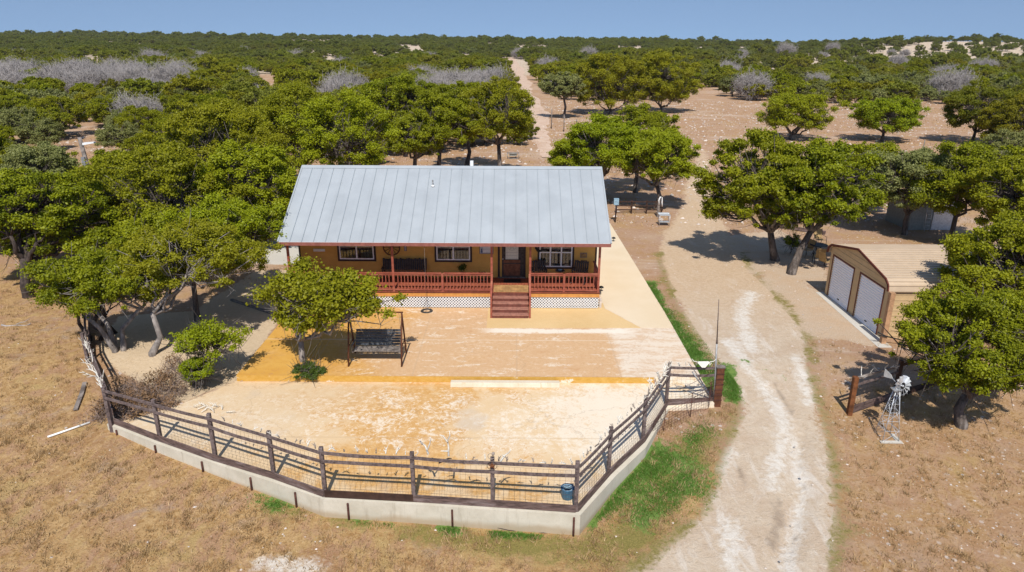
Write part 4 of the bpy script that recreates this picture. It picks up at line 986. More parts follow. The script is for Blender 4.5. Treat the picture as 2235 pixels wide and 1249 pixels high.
def far_wood(name, pts, src, label):
    me = bpy.data.meshes.new(name); me.from_pydata([p[:3] for p in pts], [], [])
    a = me.attributes.new('rot', 'FLOAT_VECTOR', 'POINT'); a.data.foreach_set('vector', np.array([(0, 0, p[3]) for p in pts], np.float32).ravel())
    a = me.attributes.new('scl', 'FLOAT_VECTOR', 'POINT'); a.data.foreach_set('vector', np.array([(p[4], p[4], p[5]) for p in pts], np.float32).ravel())
    o = bpy.data.objects.new(name, me); COL.objects.link(o); tag(o, label, 'woodland', kind='stuff')
    g = bpy.data.node_groups.new(name, 'GeometryNodeTree'); g.interface.new_socket('Geometry', in_out='INPUT', socket_type='NodeSocketGeometry'); g.interface.new_socket('Geometry', in_out='OUTPUT', socket_type='NodeSocketGeometry')
    gi = g.nodes.new('NodeGroupInput'); go = g.nodes.new('NodeGroupOutput'); ip = g.nodes.new('GeometryNodeInstanceOnPoints'); oi = g.nodes.new('GeometryNodeObjectInfo')
    oi.inputs['Object'].default_value = src; oi.transform_space = 'ORIGINAL'; oi.inputs['As Instance'].default_value = True
    def na(nm):
        q = g.nodes.new('GeometryNodeInputNamedAttribute'); q.data_type = 'FLOAT_VECTOR'; q.inputs['Name'].default_value = nm; return q.outputs['Attribute']
    L = g.links; L.new(gi.outputs[0], ip.inputs['Points']); L.new(oi.outputs['Geometry'], ip.inputs['Instance']); L.new(na('rot'), ip.inputs['Rotation']); L.new(na('scl'), ip.inputs['Scale']); L.new(ip.outputs[0], go.inputs[0])
    m = o.modifiers.new('woods', 'NODES'); m.node_group = g; return o
for k in far_pts:
    for j in range(len(JOIN[k])):
        src = next((o for o in SC.objects if o.type == 'MESH' and o.data == JOIN[k][j] and not o.parent), None)
        P = far_pts[k][j::len(JOIN[k])]
        if src and P: far_wood('far_woodland', P, src, {'oak': 'hazy green oak woodland covering the land to the horizon', 'juniper': 'dark olive juniper woodland covering the far land', 'grey': 'grey green scrub woodland in the far distance'}[k])

# ------------------------------------------------------------------ grass and stones
def blades(name, n, sampler, hgt, mat, label, seed, wid=.012):
    rg = np.random.default_rng(seed); P = sampler(n, rg); N = len(P)
    a = rg.random(N)*2*PI; h = hgt*(.5+rg.random(N)); lean = rg.normal(size=(N, 2))*h[:, None]*.55
    z = height(P[:, 0], P[:, 1]); B = np.stack([P[:, 0], P[:, 1], z-.005], 1); s = np.stack([np.cos(a), np.sin(a), 0*a], 1)*wid*(.6+rg.random(N))[:, None]
    Tp = B+np.stack([lean[:, 0], lean[:, 1], h], 1)
    V = np.stack([B-s, B+s, Tp], 1).reshape(-1, 3); Q = np.arange(N*3).reshape(-1, 3)
    o = np_obj(name, V, Q, M[mat], False, {'tone': np.repeat(rg.random(N), 3)}); return tag(o, label, 'grass', kind='stuff')
YARDALL = LOWER+[]
def s_straw(n, rg):
    x = rg.uniform(-26, 22, n); y = 8.5+rg.random(n)**1.6*26
    ok = (sdp(x, y, DRIVE) < -.15) & (sdp(x, y, LOWER) < -.22) & ~inpoly(x, y, UPPER) & (sdp(x, y, YARD) < -.2) & (sdp(x, y, GRAVEL) < 0) & ~((x > 15) & (y > 26.5) & (y < 33))
    cl = np.sin(x*2.1+1.3*np.sin(y*1.7))*np.sin(y*2.4+np.sin(x*1.1))
    ok &= rg.random(n) < np.where(y < 22, .5+.5*cl, .22+.22*cl)*np.where(x > 9, .6, 1)
    ok &= ~((x > -10) & (x < 4.4) & (y > 29) & (y < 40))
    return np.stack([x[ok], y[ok]], 1)
blades('dry_grass', 520000, s_straw, .075, 'straw_blade', 'short dry straw grass around the yard', 5, .010)
def s_green(n, rg):
    pts = []
    for P, rad, amp in GREENS:
        if amp < .3: continue
        q = pl(P)
        for i in range(len(q)-1):
            m = int(n*.06*amp*amp*math.hypot(q[i+1][0]-q[i][0], q[i+1][1]-q[i][1])/2); t = rg.random(m); r = (rad[i]+rad[i+1])/2
            pts.append(np.stack([q[i][0]+(q[i+1][0]-q[i][0])*t, q[i][1]+(q[i+1][1]-q[i][1])*t], 1)+rg.normal(size=(m, 2))*r*.55)
    P = np.concatenate(pts); x, y = P[:, 0], P[:, 1]
    cl = np.sin(x*4.1+1.3*np.sin(y*3.7))*np.sin(y*4.4+np.sin(x*3.1))
    ok = (sdp(x, y, LOWER) < -.2) & ~inpoly(x, y, UPPER) & (rg.random(len(x)) < .55+.45*cl) & (sdp(x, y, DRIVE) < .25)
    return P[ok]
blades('green_grass', 260000, s_green, .055, 'green_blade', 'patchy green grass beside the driveway and the retaining wall', 6, .010)
def s_clump(n, rg):
    m = n//22; P = s_straw(m*5, rg)[:m]; P = np.repeat(P, 22, 0); return P+rg.normal(size=P.shape)*.06
blades('grass_tufts', 70000, s_clump, .13, 'straw_blade', 'taller bleached tufts standing in the dry grass', 15, .008)
def stones(name, n, sampler, r0, r1, label, seed, mat='stone'):
    rg = np.random.default_rng(seed); P = sampler(n, rg); N = len(P); z = height(P[:, 0], P[:, 1])
    r = r0+(r1-r0)*rg.random(N)**3
    o8 = np.array([[1, 0, 0], [0, 1, 0], [-1, 0, 0], [0, -1, 0], [0, 0, .55], [0, 0, -.5]])
    V = o8[None]*r[:, None, None]*(.65+.7*rg.random((N, 6, 1))); a = rg.random(N)*6.28; c, s = np.cos(a)[:, None], np.sin(a)[:, None]
    Vx = V[..., 0]*c-V[..., 1]*s; Vy = V[..., 0]*s+V[..., 1]*c
    V = np.stack([Vx+P[:, :1], Vy+P[:, 1:2], V[..., 2]+z[:, None]+r[:, None]*.12], -1).reshape(-1, 3)
    T8 = np.array([[0, 1, 4], [1, 2, 4], [2, 3, 4], [3, 0, 4], [1, 0, 5], [2, 1, 5], [3, 2, 5], [0, 3, 5]])
    Q = (T8[None]+np.arange(N)[:, None, None]*6).reshape(-1, 3)
    return tag(np_obj(name, V, Q, M[mat]), label, 'stones', kind='stuff')
def s_stone_near(n, rg):
    x = rg.uniform(-26, 26, n); y = 8.5+rg.random(n)**1.3*40
    ok = (sdp(x, y, LOWER) < -.25) & ~inpoly(x, y, UPPER) & (sdp(x, y, YARD) < -.2) & ~((x > 15) & (y > 26.5) & (y < 33)) & ~((x > -10) & (x < 4.4) & (y > 29) & (y < 40))
    ind = sdp(x, y, DRIVE) > -.1
    w = np.where(ind, .12, np.where(x > 9, .7, .16)); q = gp(610, 1230); w = np.where(np.hypot(x-q[0], y-q[1]) < 1.2, 1.0, w); gly = dseg(x, y, pl([(1745, 930), (1735, 1020), (1745, 1100), (1700, 1249)]), False) < .3; w = np.where(gly, 1, w)
    return np.stack([x, y], 1)[ok & (rg.random(n) < w)]
stones('loose_stones', 15000, s_stone_near, .010, .055, 'small pale stones scattered over the near ground', 7)
def s_stone_far(n, rg):
    x = rg.uniform(-60, 110, n); y = 46+rg.random(n)*110
    return np.stack([x, y], 1)[(rg.random(n) < .75)]
stones('field_stones', 26000, s_stone_far, .04, .22, 'pale limestone rocks strewn over the clearing', 8)
def s_tuft(n, rg):
    x = rg.uniform(-55, 110, n); y = 46+rg.random(n)**1.2*110
    cl = np.sin(x*.5+1.3*np.sin(y*.37))*np.sin(y*.44+np.sin(x*.31))
    return np.stack([x, y], 1)[(rg.random(n) < .5+.5*cl) & (sdp(x, y, DRIVE) < -.5)]
blades('clearing_grass', 60000, s_tuft, .16, 'straw_blade', 'sparse dry tufts in the rocky clearing', 9, .04)
# ------------------------------------------------------------------ front fence on the wall
def V3(p, z): return Vector((p[0], p[1], z))
fence = empty('fence', (0, 0, 0), label='weathered wooden rail fence with wire panels along the retaining wall', cat='fence')
POSTPX = [(352, 950), (473, 992), (601, 1030), (714, 1070), (908, 1080), (1080, 1091), (1262, 1103), (1333, 1022), (1407, 952), (1457, 872), (1561, 868)]
PP = [G(*p, -.02) for p in POSTPX]
LEFT = [G(244, 918, -.02), (-16.4, 24.3), (-19.2, 29.0)]
TOPZ = [1.25, 1.38, 1.33, 1.36, 1.34, 1.32, 1.36, 1.36, 1.42, 1.38, 1.30]
for i, p in enumerate(PP):
    zz = TOPZ[i]
    if i == 10: continue
    MB().box(p[0]-.055, p[0]+.055, p[1]-.055, p[1]+.055, SZ, zz).build('post', M['weathered'], fence, bevel=.008)
rgf = random.Random(9)
def rail_pts(a, b, z0, z1, off, sag=.03, n=4):
    pts = []
    for k in range(n+1):
        t = k/n; p = Vector((a[0]+(b[0]-a[0])*t, a[1]+(b[1]-a[1])*t, z0+(z1-z0)*t-sag*math.sin(PI*t))); pts.append(p+off)
    return pts
SEQ = PP[:]
for i in range(len(SEQ)-1):
    a, b = SEQ[i], SEQ[i+1]; d = Vector((b[0]-a[0], b[1]-a[1])).normalized(); off = Vector((d.y, -d.x, 0))*.075
    za, zb = (TOPZ[i]-.13, TOPZ[min(i+1, 10)]-.13)
    for nm, dz in (('top_rail', 0), ('lower_rail', -.27)):
        pts = rail_pts(a, b, za+dz, zb+dz, off, rgf.uniform(.0, .05)); mb = MB()
        for k in range(len(pts)-1): mb.beam(pts[k], pts[k+1]+(pts[k+1]-pts[k]).normalized()*.004, .04, .085)
        m = MB(); n = len(pts); ring = []
        for k, p in enumerate(pts):
            pp = [p+Vector((-d.y, d.x, 0))*.02*s_+Vector((0, 0, .043*t_)) for s_, t_ in ((-1, -1), (1, -1), (1, 1), (-1, 1))]; ring += pp
        F_ = [(0, 1, 2, 3), tuple(4*(n-1)+q for q in (3, 2, 1, 0))]
        for k in range(n-1):
            for q in range(4): q2 = (q+1) % 4; F_.append((4*k+q2, 4*k+q, 4*(k+1)+q, 4*(k+1)+q2))
        m.add(ring, F_); m.build(nm, M['weathered'], fence)
    # kick board standing on the wall
    wa, wb = offset([a, b], .07); kz = .03 if i != 9 else 0
    MB().beam((wa[0], wa[1], -.085), (wb[0], wb[1], -.085), .04, .215).build('kick_board', M['dark_board'] if i == 3 else M['weathered_board'], fence)
    # welded wire panel
    mb = MB(); L = math.hypot(b[0]-a[0], b[1]-a[1]); nv = int(L/.145); zb_, zt_ = -.0, min(za, zb)-.12
    for k in range(1, nv):
        t = k/nv; x, y = a[0]+(b[0]-a[0])*t, a[1]+(b[1]-a[1])*t; mb.tube([(x+off.x*.4, y+off.y*.4, zb_-.05), (x+off.x*.4, y+off.y*.4, zt_)], .0028, 3, False)
    for k in range(0, 9):
        z = zb_+(zt_-zb_)*(k/8)**1.25; mb.tube([(a[0]+off.x*.35, a[1]+off.y*.35, z), (b[0]+off.x*.35, b[1]+off.y*.35, z)], .0028, 3, False)
    mb.build('wire_panel', M['wire'], fence)
# left end run: leaning sheet of boards climbing behind the multi stemmed oak
lf = [PP[0]]+LEFT
for i in range(3):
    a, b = lf[i], lf[i+1]; d = Vector((b[0]-a[0], b[1]-a[1])).normalized(); off = Vector((-d.y, d.x, 0))*(-.07 if i else .07)
    MB().box(b[0]-.055, b[0]+.055, b[1]-.055, b[1]+.055, -.6, 1.2).build('post', M['weathered'], fence)
    for z in (1.12, .86): MB().beam((a[0]+off.x, a[1]+off.y, z), (b[0]+off.x, b[1]+off.y, z), .04, .085).build('top_rail' if z > 1 else 'lower_rail', M['weathered'], fence)
    if i == 0:
        w0_, w1_ = (WALL[0][0], WALL[0][1]), (WALL[1][0], WALL[1][1]); MB().beam((w0_[0], w0_[1], -.085), (w1_[0], w1_[1], -.085), .04, .215).build('kick_board', M['weathered_board'], fence)
    else:
        for q, z in enumerate((-.25, .0, .25)): MB().beam((a[0]+off.x*1.5, a[1]+off.y*1.5, z), (b[0]+off.x*1.5, b[1]+off.y*1.5, z), .03, .235).build('side_board', M['weathered_board'] if q != 1 else M['grey_wood'], fence)
# old cedar stubs by the left fence
for px, py, h_, tx in ((197, 745, 2.0, -.2), (214, 742, 2.3, .1), (232, 738, 2.1, .15), (245, 742, 2.2, -.1)):
    x, y, z = gp(px, py); rr = np.random.default_rng(px)
    mb = MB(); limb(mb, (0, 0, -.2), (tx, .1, h_), .09, .05, rr, 6, 6, .12); limb(mb, (tx*.5, .05, h_*.5), (tx*.5+.3*rr.normal(), .2, h_*.8), .04, .015, rr, 5, 3)
    o = mb.build('cedar_post', M['bark_dark'], loc=(x, y, z)); tag(o, 'crooked dark cedar post behind the left end of the fence', 'post', 'crooked cedar posts')

# ------------------------------------------------------------------ gate corner at the drive
p9, p10 = PP[9], G(1556, 872, -.1)
root = empty('corner_post', (*G(1567, 876, -.1), hz(*G(1567, 876, -.1))), label='thick rusty steel corner post of the fence beside the driveway', cat='post')
rz0 = root.location
MB().box(-.13, .13, -.08, .08, -.3, 1.5).build('column', M['rust_post'], root, bevel=.01)
mb = MB()
for k in range(6): mb.box(-.14, .14, -.095, -.078, .25+.2*k, .29+.2*k)
mb.build('strap', M['rust'], root)
MB().box(-.15, .15, -.1, .1, 1.5, 1.54).build('cap', M['grey_wood'], root)
fx, fz = D(1576, 662, 21.3); b = G(1561, 885, -.25)
root = empty('flagpole', (b[0], b[1], hz(*b)-.1), label='tall thin grey metal pole beside the rusty corner post', cat='pole')
h0 = fz-root.location.z
MB().tube([(0, 0, 0), ((fx-b[0])*.62, .05, h0*.62)], .03, 8).build('lower_tube', M['grey_steel'], root)
MB().tube([((fx-b[0])*.62, .05, h0*.62), (fx-b[0], .1, h0)], [.022, .012], 8).tube([((fx-b[0])*.62, .05, h0*.61), ((fx-b[0])*.625, .05, h0*.64)], .035, 8).build('upper_tube', M['wire'], root)
# low wire mesh fence curling round the corner
q0 = [T(*p) for p in [(1402, 975), (1445, 945), (1500, 915), (1545, 893), (1565, 882)]]
root = empty('mesh_fence', q0[0], label='low rusty wire mesh fence curving from the wall end to the corner post', cat='fence')
base = Vector(q0[0]); mb = MB(); P_ = [Vector(p)-base for p in q0]
tot = 34
def along(P, t):
    s = t*(len(P)-1); i = min(int(s), len(P)-2); return P[i].lerp(P[i+1], s-i)
for k in range(tot+1):
    p = along(P_, k/tot); mb.tube([p, p+Vector((0, 0, .62+.35*k/tot))], .0045, 3, False)
for j in range(8):
    mb.tube([along(P_, k/12)+Vector((0, 0, (.62+.35*k/12)*j/7)) for k in range(13)], .0045, 3, False)
mb.build('wire_mesh', M['rust'], root)
for t in (0, .28, .55, .8): p = along(P_, t); MB().tube([p-Vector((0, 0, .1)), p+Vector((0, 0, .75+.3*t))], .014, 5).build('stake', M['rust'], root)
mb = MB()
for j in range(6): z = 1.45-j*.2; a_ = along(P_, 1)+Vector((0, 0, z)); e_ = along(P_, .45+.06*j)+Vector((0, .6, z-.55)); mb.tube([a_, (a_+e_)/2+Vector((0, 0, -.05)), e_], .008, 4)
mb.build('slack_wire', M['rust'], root)

# ------------------------------------------------------------------ antlers
def antler_mb(seed, L=.16, tines=2):
    r = random.Random(seed); mb = MB(); pts = [Vector((0, 0, 0))]; d = Vector((r.uniform(-.4, .4), r.uniform(-.3, .3), 1)).normalized()
    for k in range(4): d = (d+Vector((.28, r.uniform(-.1, .1), -.02))).normalized(); pts.append(pts[-1]+d*L*.28)
    mb.tube(pts, [.017, .016, .014, .010, .003], 5)
    for q in range(tines):
        b = pts[1+q]; e = b+Vector((-.25+.1*q, r.uniform(-.3, .3), .9)).normalized()*L*.5; mb.tube([b, b.lerp(e, .5)+Vector((-.01, 0, 0)), e], [.013, .010, .003], 5)
    return mb
AM = [antler_mb(s, .17, 2+s % 2).mesh('antler', M['bone']) for s in range(3)]; AD = [antler_mb(s+7, .15, 2).mesh('antler', M['antler_dark']) for s in range(2)]
AL = antler_mb(21, .36, 3).mesh('antler', M['bone'])
ra = random.Random(31)
def put_antler(p, me, label, grp, sc=1.0, tilt=.5):
    o = bpy.data.objects.new('deer_antler', me); COL.objects.link(o); o.location = p; o.rotation_euler = (ra.uniform(-tilt, tilt), ra.uniform(-tilt, tilt), ra.uniform(0, 6.28)); o.scale = (sc,)*3
    return tag(o, label, 'antler', grp)
def rail_top(i, t): a, b = SEQ[i], SEQ[i+1]; return (a[0]+(b[0]-a[0])*t, a[1]+(b[1]-a[1])*t-.0, TOPZ[i]*(1-t)+TOPZ[i+1]*t-.13+.03)
SEG = {1: (6, 'on the rail left of the front bend'), 2: (7, 'on the rail left of the front bend'), 3: (9, 'on the long front rail nearest the bend'), 4: (7, 'on the middle front rail'), 5: (9, 'on the front rail above the blue tub'), 6: (9, 'on the side rail climbing to the driveway'), 7: (10, 'on the side rail climbing to the driveway'), 8: (16, 'heaped on the side rail near the fence corner'), 9: (8, 'on the short rail beside the driveway')}
for i, (n, wh) in SEG.items():
    for k in range(n):
        p = rail_top(i, (k+.5+ra.uniform(-.3, .3))/n); d_ = ra.random() < .25
        if i == 4 and .2 < (k+.5)/n < .6: continue
        put_antler(p, ra.choice(AD) if d_ else ra.choice(AM), ('dark ' if d_ else 'small bleached ')+'deer antler fixed '+wh, ('dark ' if d_ else 'bleached ')+'antlers '+wh, ra.uniform(.75, 1.25)*(1.5 if i == 8 else 1))
for k in range(16):
    t = k/16; a = Vector((*lf[1], 1.1)); b = Vector((*lf[2], 1.1)); p = a.lerp(b, t)
    put_antler(p-Vector((0, 0, ra.uniform(0, .3))), AL, 'large white deer antler on the left end run of the fence', 'white antlers on the left fence run', ra.uniform(.8, 1.4), 1.0)
for k in range(9):
    p = Vector((*T(425+k*9, 888+k*1.5)[:2], SZ+.02)) if False else Vector((*G(425+k*9, 890+(k % 3)*6, SZ), SZ+.04))
    o = put_antler(p, AL, 'white deer antler lying on the patio behind the left fence', 'white antlers lying behind the fence', .8, .3); o.rotation_euler.x = 1.2+.3*math.sin(k)
def elk(name, lines, Y, label, mat='bone'):
    x0, z0 = D(*lines[0][0], Y); root_p = Vector((x0, Y, z0)); mb = MB(); r = random.Random(len(lines[0]))
    for li, L in enumerate(lines):
        pts = [Vector((*((D(px, py, Y)[0]), 0), 0)) if False else Vector((D(px, py, Y)[0]-x0, .10*math.sin(k*1.3+li), D(px, py, Y)[1]-z0)) for k, (px, py) in enumerate(L)]
        pts[0].y = 0 if li == 0 else pts[0].y*0
        n = len(pts); ra_, rb_ = (.030, .011) if li == 0 else (.023, .009); mb.tube(pts, [ra_+(rb_-ra_)*k/(n-1) for k in range(n)], 6)
    o = mb.build(name, M[mat]); o.location = root_p; return tag(o, label, 'antler')
YR = 15.9
elk('elk_antler', [[(939, 992), (931, 978), (922, 968), (920, 960), (925, 954)], [(936, 984), (941, 972), (944, 958), (943, 950)], [(925, 970), (918, 958)]], 16.05, 'large white branching elk antler standing on the front rail, shorter left one')
elk('elk_antler', [[(983, 996), (982, 980), (980, 964), (986, 948), (985, 937)], [(980, 965), (970, 955), (964, 948)], [(982, 985), (972, 984), (967, 980)]], 15.98, 'tallest white elk antler rising above the middle front rail')
elk('elk_antler', [[(1096, 1008), (1105, 999), (1115, 990), (1119, 978)], [(1108, 998), (1100, 996)]], 15.82, 'curved white antler on the front rail just right of the rusty star')
elk('dark_antler', [[(946, 1001), (965, 1012), (983, 1003), (990, 998)], [(962, 1011), (975, 1009)]], 15.93, 'dark forked antler hanging between the two front rails', 'black')
elk('dark_antler', [[(1015, 1012), (1033, 1010), (1046, 1006), (1049, 1011)]], 15.86, 'grey antler on the front rail left of the rusty star', 'antler_dark')
# rusty star ornament on its post
x, z = D(1078, 1018, 15.7); root = empty('star_ornament', (x, 15.72, z), label='rusty metal star in a ring on the front fence post', cat='ornament')
s = MB(); P = [];
for k in range(10): a = PI/2+k*PI/5; r_ = .12 if k % 2 == 0 else .05; P.append((r_*math.cos(a), r_*math.sin(a)))
n = 10; vs = [(0, -.035, 0)]+[(p[0], 0, p[1]) for p in P]+[(0, .01, 0)]
s.add(vs, [(0, 1+k, 1+(k+1) % 10) for k in range(10)]+[(11, 1+(k+1) % 10, 1+k) for k in range(10)]); s.build('star', M['rust_orange'], root)
MB().tube([(.13*math.cos(a), 0.01, .13*math.sin(a)) for a in np.linspace(0, 2*PI, 25)], .008, 5, False).build('ring', M['wire'], root)
x, z = D(1072, 996, 15.75)
mb = MB().tube([(x+.05+.09*math.cos(a), 15.75, z+.09*math.sin(a)) for a in np.linspace(.6, 5.6, 16)], .007, 5); mb.blob((x+.1, 15.78, z+.05), (.05, .05, .06), random.Random(3))
tag(mb.build('horn_ornament', M['antler_dark']), 'small curled horn ornament on top of the post with the star', 'ornament')
# blue tub with hose
x, y = G(1243, 1086, SZ); root = empty('hose_tub', (x, y, SZ), label='blue plastic tub with a coiled pale hose behind the front fence corner', cat='tub')
mb = MB(); N = 16; ro, ri = .19, .175
prof = [(0, .004), (.155, .004), (.19, .30), (.2, .31), (.2, .33), (.17, .33), (.145, .03), (0, .03)]
vs = [(r_*math.cos(2*PI*k/N), r_*math.sin(2*PI*k/N), z_) for r_, z_ in prof[1:-1] for k in range(N)]
fs = [(i*N+k, i*N+(k+1) % N, (i+1)*N+(k+1) % N, (i+1)*N+k) for i in range(len(prof)-3) for k in range(N)]+[tuple(range(N-1, -1, -1)), tuple((len(prof)-3)*N+k for k in range(N))]
mb.add(vs, fs).build('tub', M['blue'], root)
mb = MB(); mb.tube([(.135*math.cos(t), .135*math.sin(t), .05+t*.0085) for t in np.linspace(0, 2*PI*5.5, 110)], .016, 5); mb.build('hose', M['blue_pale'], root)
MB().tube([(.19, 0, .18), (.26, .02, .22), (.26, .12, .05), (.3, .2, .01)], .014, 5).build('hose_end', M['blue_pale'], root)

# ------------------------------------------------------------------ garage
gX, gY0, gY1, gL = 15.6, 26.95, 32.5, 7.2; gz = 2.45; pk = (29.75, 3.12); g0 = -.04
root = empty('garage', (gX, gY0, 0), label='tan metal garage with two white roll up doors', cat='garage')
def loc(mb): mb.v = [(a-gX, b-gY0, c) for a, b, c in mb.v]; return mb
def gy(t): return gY0+(gY1-gY0)*t
# roof shell following a barrel edged profile
prof = [(gY0-.12, gz-.28), (gY0-.06, gz-.02), (gY0+.2, gz+.16), (pk[0], pk[1]), (gY1-.2, gz+.16), (gY1+.06, gz-.02), (gY1+.12, gz-.28)]
inner = [(y, z-.045) for y, z in prof]
x0r, x1r = gX-.12, gX+gL
mb = MB()
P = prof+inner[::-1]; m = len(prof)
vs = [(x0r, a, b) for a, b in prof]+[(x1r, a, b) for a, b in prof]+[(x0r, a, b-.045) for a, b in prof]+[(x1r, a, b-.045) for a, b in prof]
fs = []
for i in range(m-1):
    fs.append((i, m+i, m+i+1, i+1)); fs.append((2*m+i, 2*m+i+1, 3*m+i+1, 3*m+i)); fs.append((i, i+1, 2*m+i+1, 2*m+i)); fs.append((m+i, 3*m+i, 3*m+i+1, m+i+1))
fs += [(0, 2*m, 3*m, m), (m-1, 2*m-1, 4*m-1, 3*m-1)]
ro = loc(mb.add(vs, fs)).build('roof', M['tan_roof'], root)
mb = MB()
def on(prof, t):
    L = [math.hypot(prof[i+1][0]-prof[i][0], prof[i+1][1]-prof[i][1]) for i in range(len(prof)-1)]; s = t*sum(L)
    for i, l in enumerate(L):
        if s <= l: q = s/l; return (prof[i][0]*(1-q)+prof[i+1][0]*q, prof[i][1]*(1-q)+prof[i+1][1]*q)
        s -= l
    return prof[-1]
for k in range(1, 31): a = on(prof, k/31); mb.beam((x0r+.02, a[0], a[1]+.008), (x1r-.02, a[0], a[1]+.008), .045, .02)
loc(mb).build('roof_rib', M['tan_roof'], ro)
mb = MB()
for i in range(m-1): mb.beam((x0r-.01, prof[i][0], prof[i][1]-.02), (x0r-.01, prof[i+1][0], prof[i+1][1]-.02), .05, .10)
loc(mb).build('rake_trim', M['red_dark'], root)
# front wall around doors (plane x = gX)
D1, D2 = (gY1-.35, gY1-2.45), (gY0+2.45, gY0+.38); dz = 2.08
mb = MB(); X0, X1 = gX, gX+.06
cuts = [gY0, D2[1], D2[0], D1[1], D1[0], gY1]
def wbox(y0, y1, z0, z1): mb.box(X0, X1, y0, y1, z0, z1)
for a, b in ((gY0, D2[1]), (D2[0], D1[1]), (D1[0], gY1)): wbox(a, b, -.3, dz)
vs = [(X0, gY0, dz), (X0, gY1, dz), (X0, gY1, gz+.0), (X0, pk[0], pk[1]-.06), (X0, gY0, gz+.0)]; vs += [(X1, a, b) for _, a, b in vs]
mb.add(vs, [(0, 1, 2, 3, 4), (9, 8, 7, 6, 5), (0, 5, 6, 1), (1, 6, 7, 2), (2, 7, 8, 3), (3, 8, 9, 4), (4, 9, 5, 0)])
fw = loc(mb).build('front_wall', M['tan_metal'], root)
mb = MB()
for k in range(4):
    z = dz+.12+k*.23; half = 2.75 if z < gz else max(.2, (pk[1]-.1-z)/(pk[1]-gz)*2.75); mb.box(X0-.012, X0-.001, pk[0]-half, pk[0]+half, z, z+.05)
loc(mb).build('wall_rib', M['tan_metal'], fw)
for (ya, yb) in (D1, D2):
    y1_, y0_ = ya, yb; mb = MB(); n = 18
    for k in range(n):
        z0_ = g0+.02+(dz-.0-g0-.02)*k/n; z1_ = g0+.02+(dz-g0-.02)*(k+1)/n
        mb.add([(X0+.05, y0_, z0_), (X0+.05, y1_, z0_), (X0+.018, y1_, (z0_+z1_)/2), (X0+.018, y0_, (z0_+z1_)/2), (X0+.05, y1_, z1_), (X0+.05, y0_, z1_)], [(0, 3, 2, 1), (3, 5, 4, 2)])
    dd_ = loc(mb).build('roll_up_door', M['door_white'], root)
    mb = MB(); mb.box(X0-.02, X0-.002, y0_-.07, y0_, g0, dz+.07); mb.box(X0-.02, X0-.002, y1_, y1_+.07, g0, dz+.07); mb.box(X0-.02, X0-.002, y0_, y1_, dz, dz+.07)
    loc(mb).build('door_trim', M['red_dark'], root)
    loc(MB().box(X0+.005, X0+.026, (y0_+y1_)/2-.08, (y0_+y1_)/2+.08, .2, .24)).build('door_handle', M['black'], dd_)
for ys in (gY0, gY1-.06):
    mb = MB().box(gX+.06, x1r-.05, ys, ys+.06, -.3, gz-.12); w_ = loc(mb).build('side_wall', M['tan_metal'], root)
    mb = MB(); z = .1
    while z < gz-.35:
        yy = ys-.014 if ys == gY0 else ys+.06; mb.box(gX+.07, x1r-.06, yy, yy+.014, z, z+.06); z += .23
    loc(mb).build('wall_rib', M['tan_metal'], w_)
loc(MB().box(x1r-.11, x1r-.05, gY0+.06, gY1-.06, -.3, gz-.12)).build('back_wall', M['tan_metal'], root)
mb = MB(); mb.box(X0-.025, X0+.03, gY0-.03, gY0-.003, g0-.2, gz-.2); mb.box(X0-.025, X0+.03, gY1+.003, gY1+.03, g0-.2, gz-.2)
mb = MB().prism([(15.05, 26.0), (15.62, 26.0), (15.62, 32.7), (15.25, 32.7)], -.4, [.01, .02, .02, .01]); tag(mb.build('garage_apron', M['walk_grey']), 'narrow grey concrete apron in front of the garage doors', 'apron', kind='structure')
x, y = 15.45, 26.45
root = empty('gate_post', (x, y, 0), label='upright wooden post at the near front corner of the garage', cat='post')
MB().box(-.1, .1, -.1, .1, -.1, 2.25).build('column', M['seat'], root, bevel=.01)
mb = MB(); mb.tube([(-.35, -.12, .55), (.0, -.14, .38), (.9, -.3, .2)], .025, 5).tube([(-.3, -.13, .42), (.3, -.15, .30)], .02, 5); mb.build('hinge_bar', M['black'], root)
# ------------------------------------------------------------------ gate stub right of the drive
b = T(1856, 905); root = empty('ranch_gate_fence', b, label='rusty square post with weathered kick board and antlered rails right of the driveway', cat='fence')
bv = Vector(b)
MB().box(-.08, .08, -.08, .08, -.2, 1.45).build('rusty_post', M['rust_orange'], root, bevel=.008)
e1 = Vector((2.05, 1.0, .05)); e2 = Vector((4.2, 2.0, .05))
MB().beam((.09, .02, .2), e1+Vector((0, 0, .18)), .05, .26).build('kick_board', M['weathered_board'], root); MB().beam(e1+Vector((.01, 0, .18)), e2+Vector((0, 0, .18)), .05, .26).build('kick_board', M['dark_board'], root)
MB().beam((0, 0, 1.38), e1+Vector((0, 0, 1.36)), .05, .09).build('top_rail', M['grey_wood'], root); MB().beam(e1+Vector((0, 0, 1.36)), e2+Vector((0, 0, 1.33)), .05, .09).build('top_rail', M['dark_board'], root)
MB().beam((0, 0, 1.12), e1+Vector((0, 0, 1.1)), .05, .07).build('lower_rail', M['weathered'], root)
for e in (e1, e2): MB().box(e.x-.06, e.x+.06, e.y-.06, e.y+.06, -.25, 1.6).build('post', M['dark_board'], root)
mb = MB()
for k in range(1, 14): t = k/14; mb.tube([e1*t+Vector((0, .03, .3)), e1*t+Vector((0, .03, 1.1))], .0035, 3, False)
for j in range(5): mb.tube([Vector((0, .03, .4+.17*j)), e1+Vector((0, .03, .4+.17*j))], .0035, 3, False)
mb.build('wire_panel', M['wire'], root)
for k, t in enumerate((.08, .12, .3, .5, .62, .75)):
    put_antler(bv+e1*t+Vector((0, 0, 1.4)), AL, 'white deer antler on the gate rail behind the windmill', 'white antlers on the gate rail', .6+.3*(k % 2), .9)

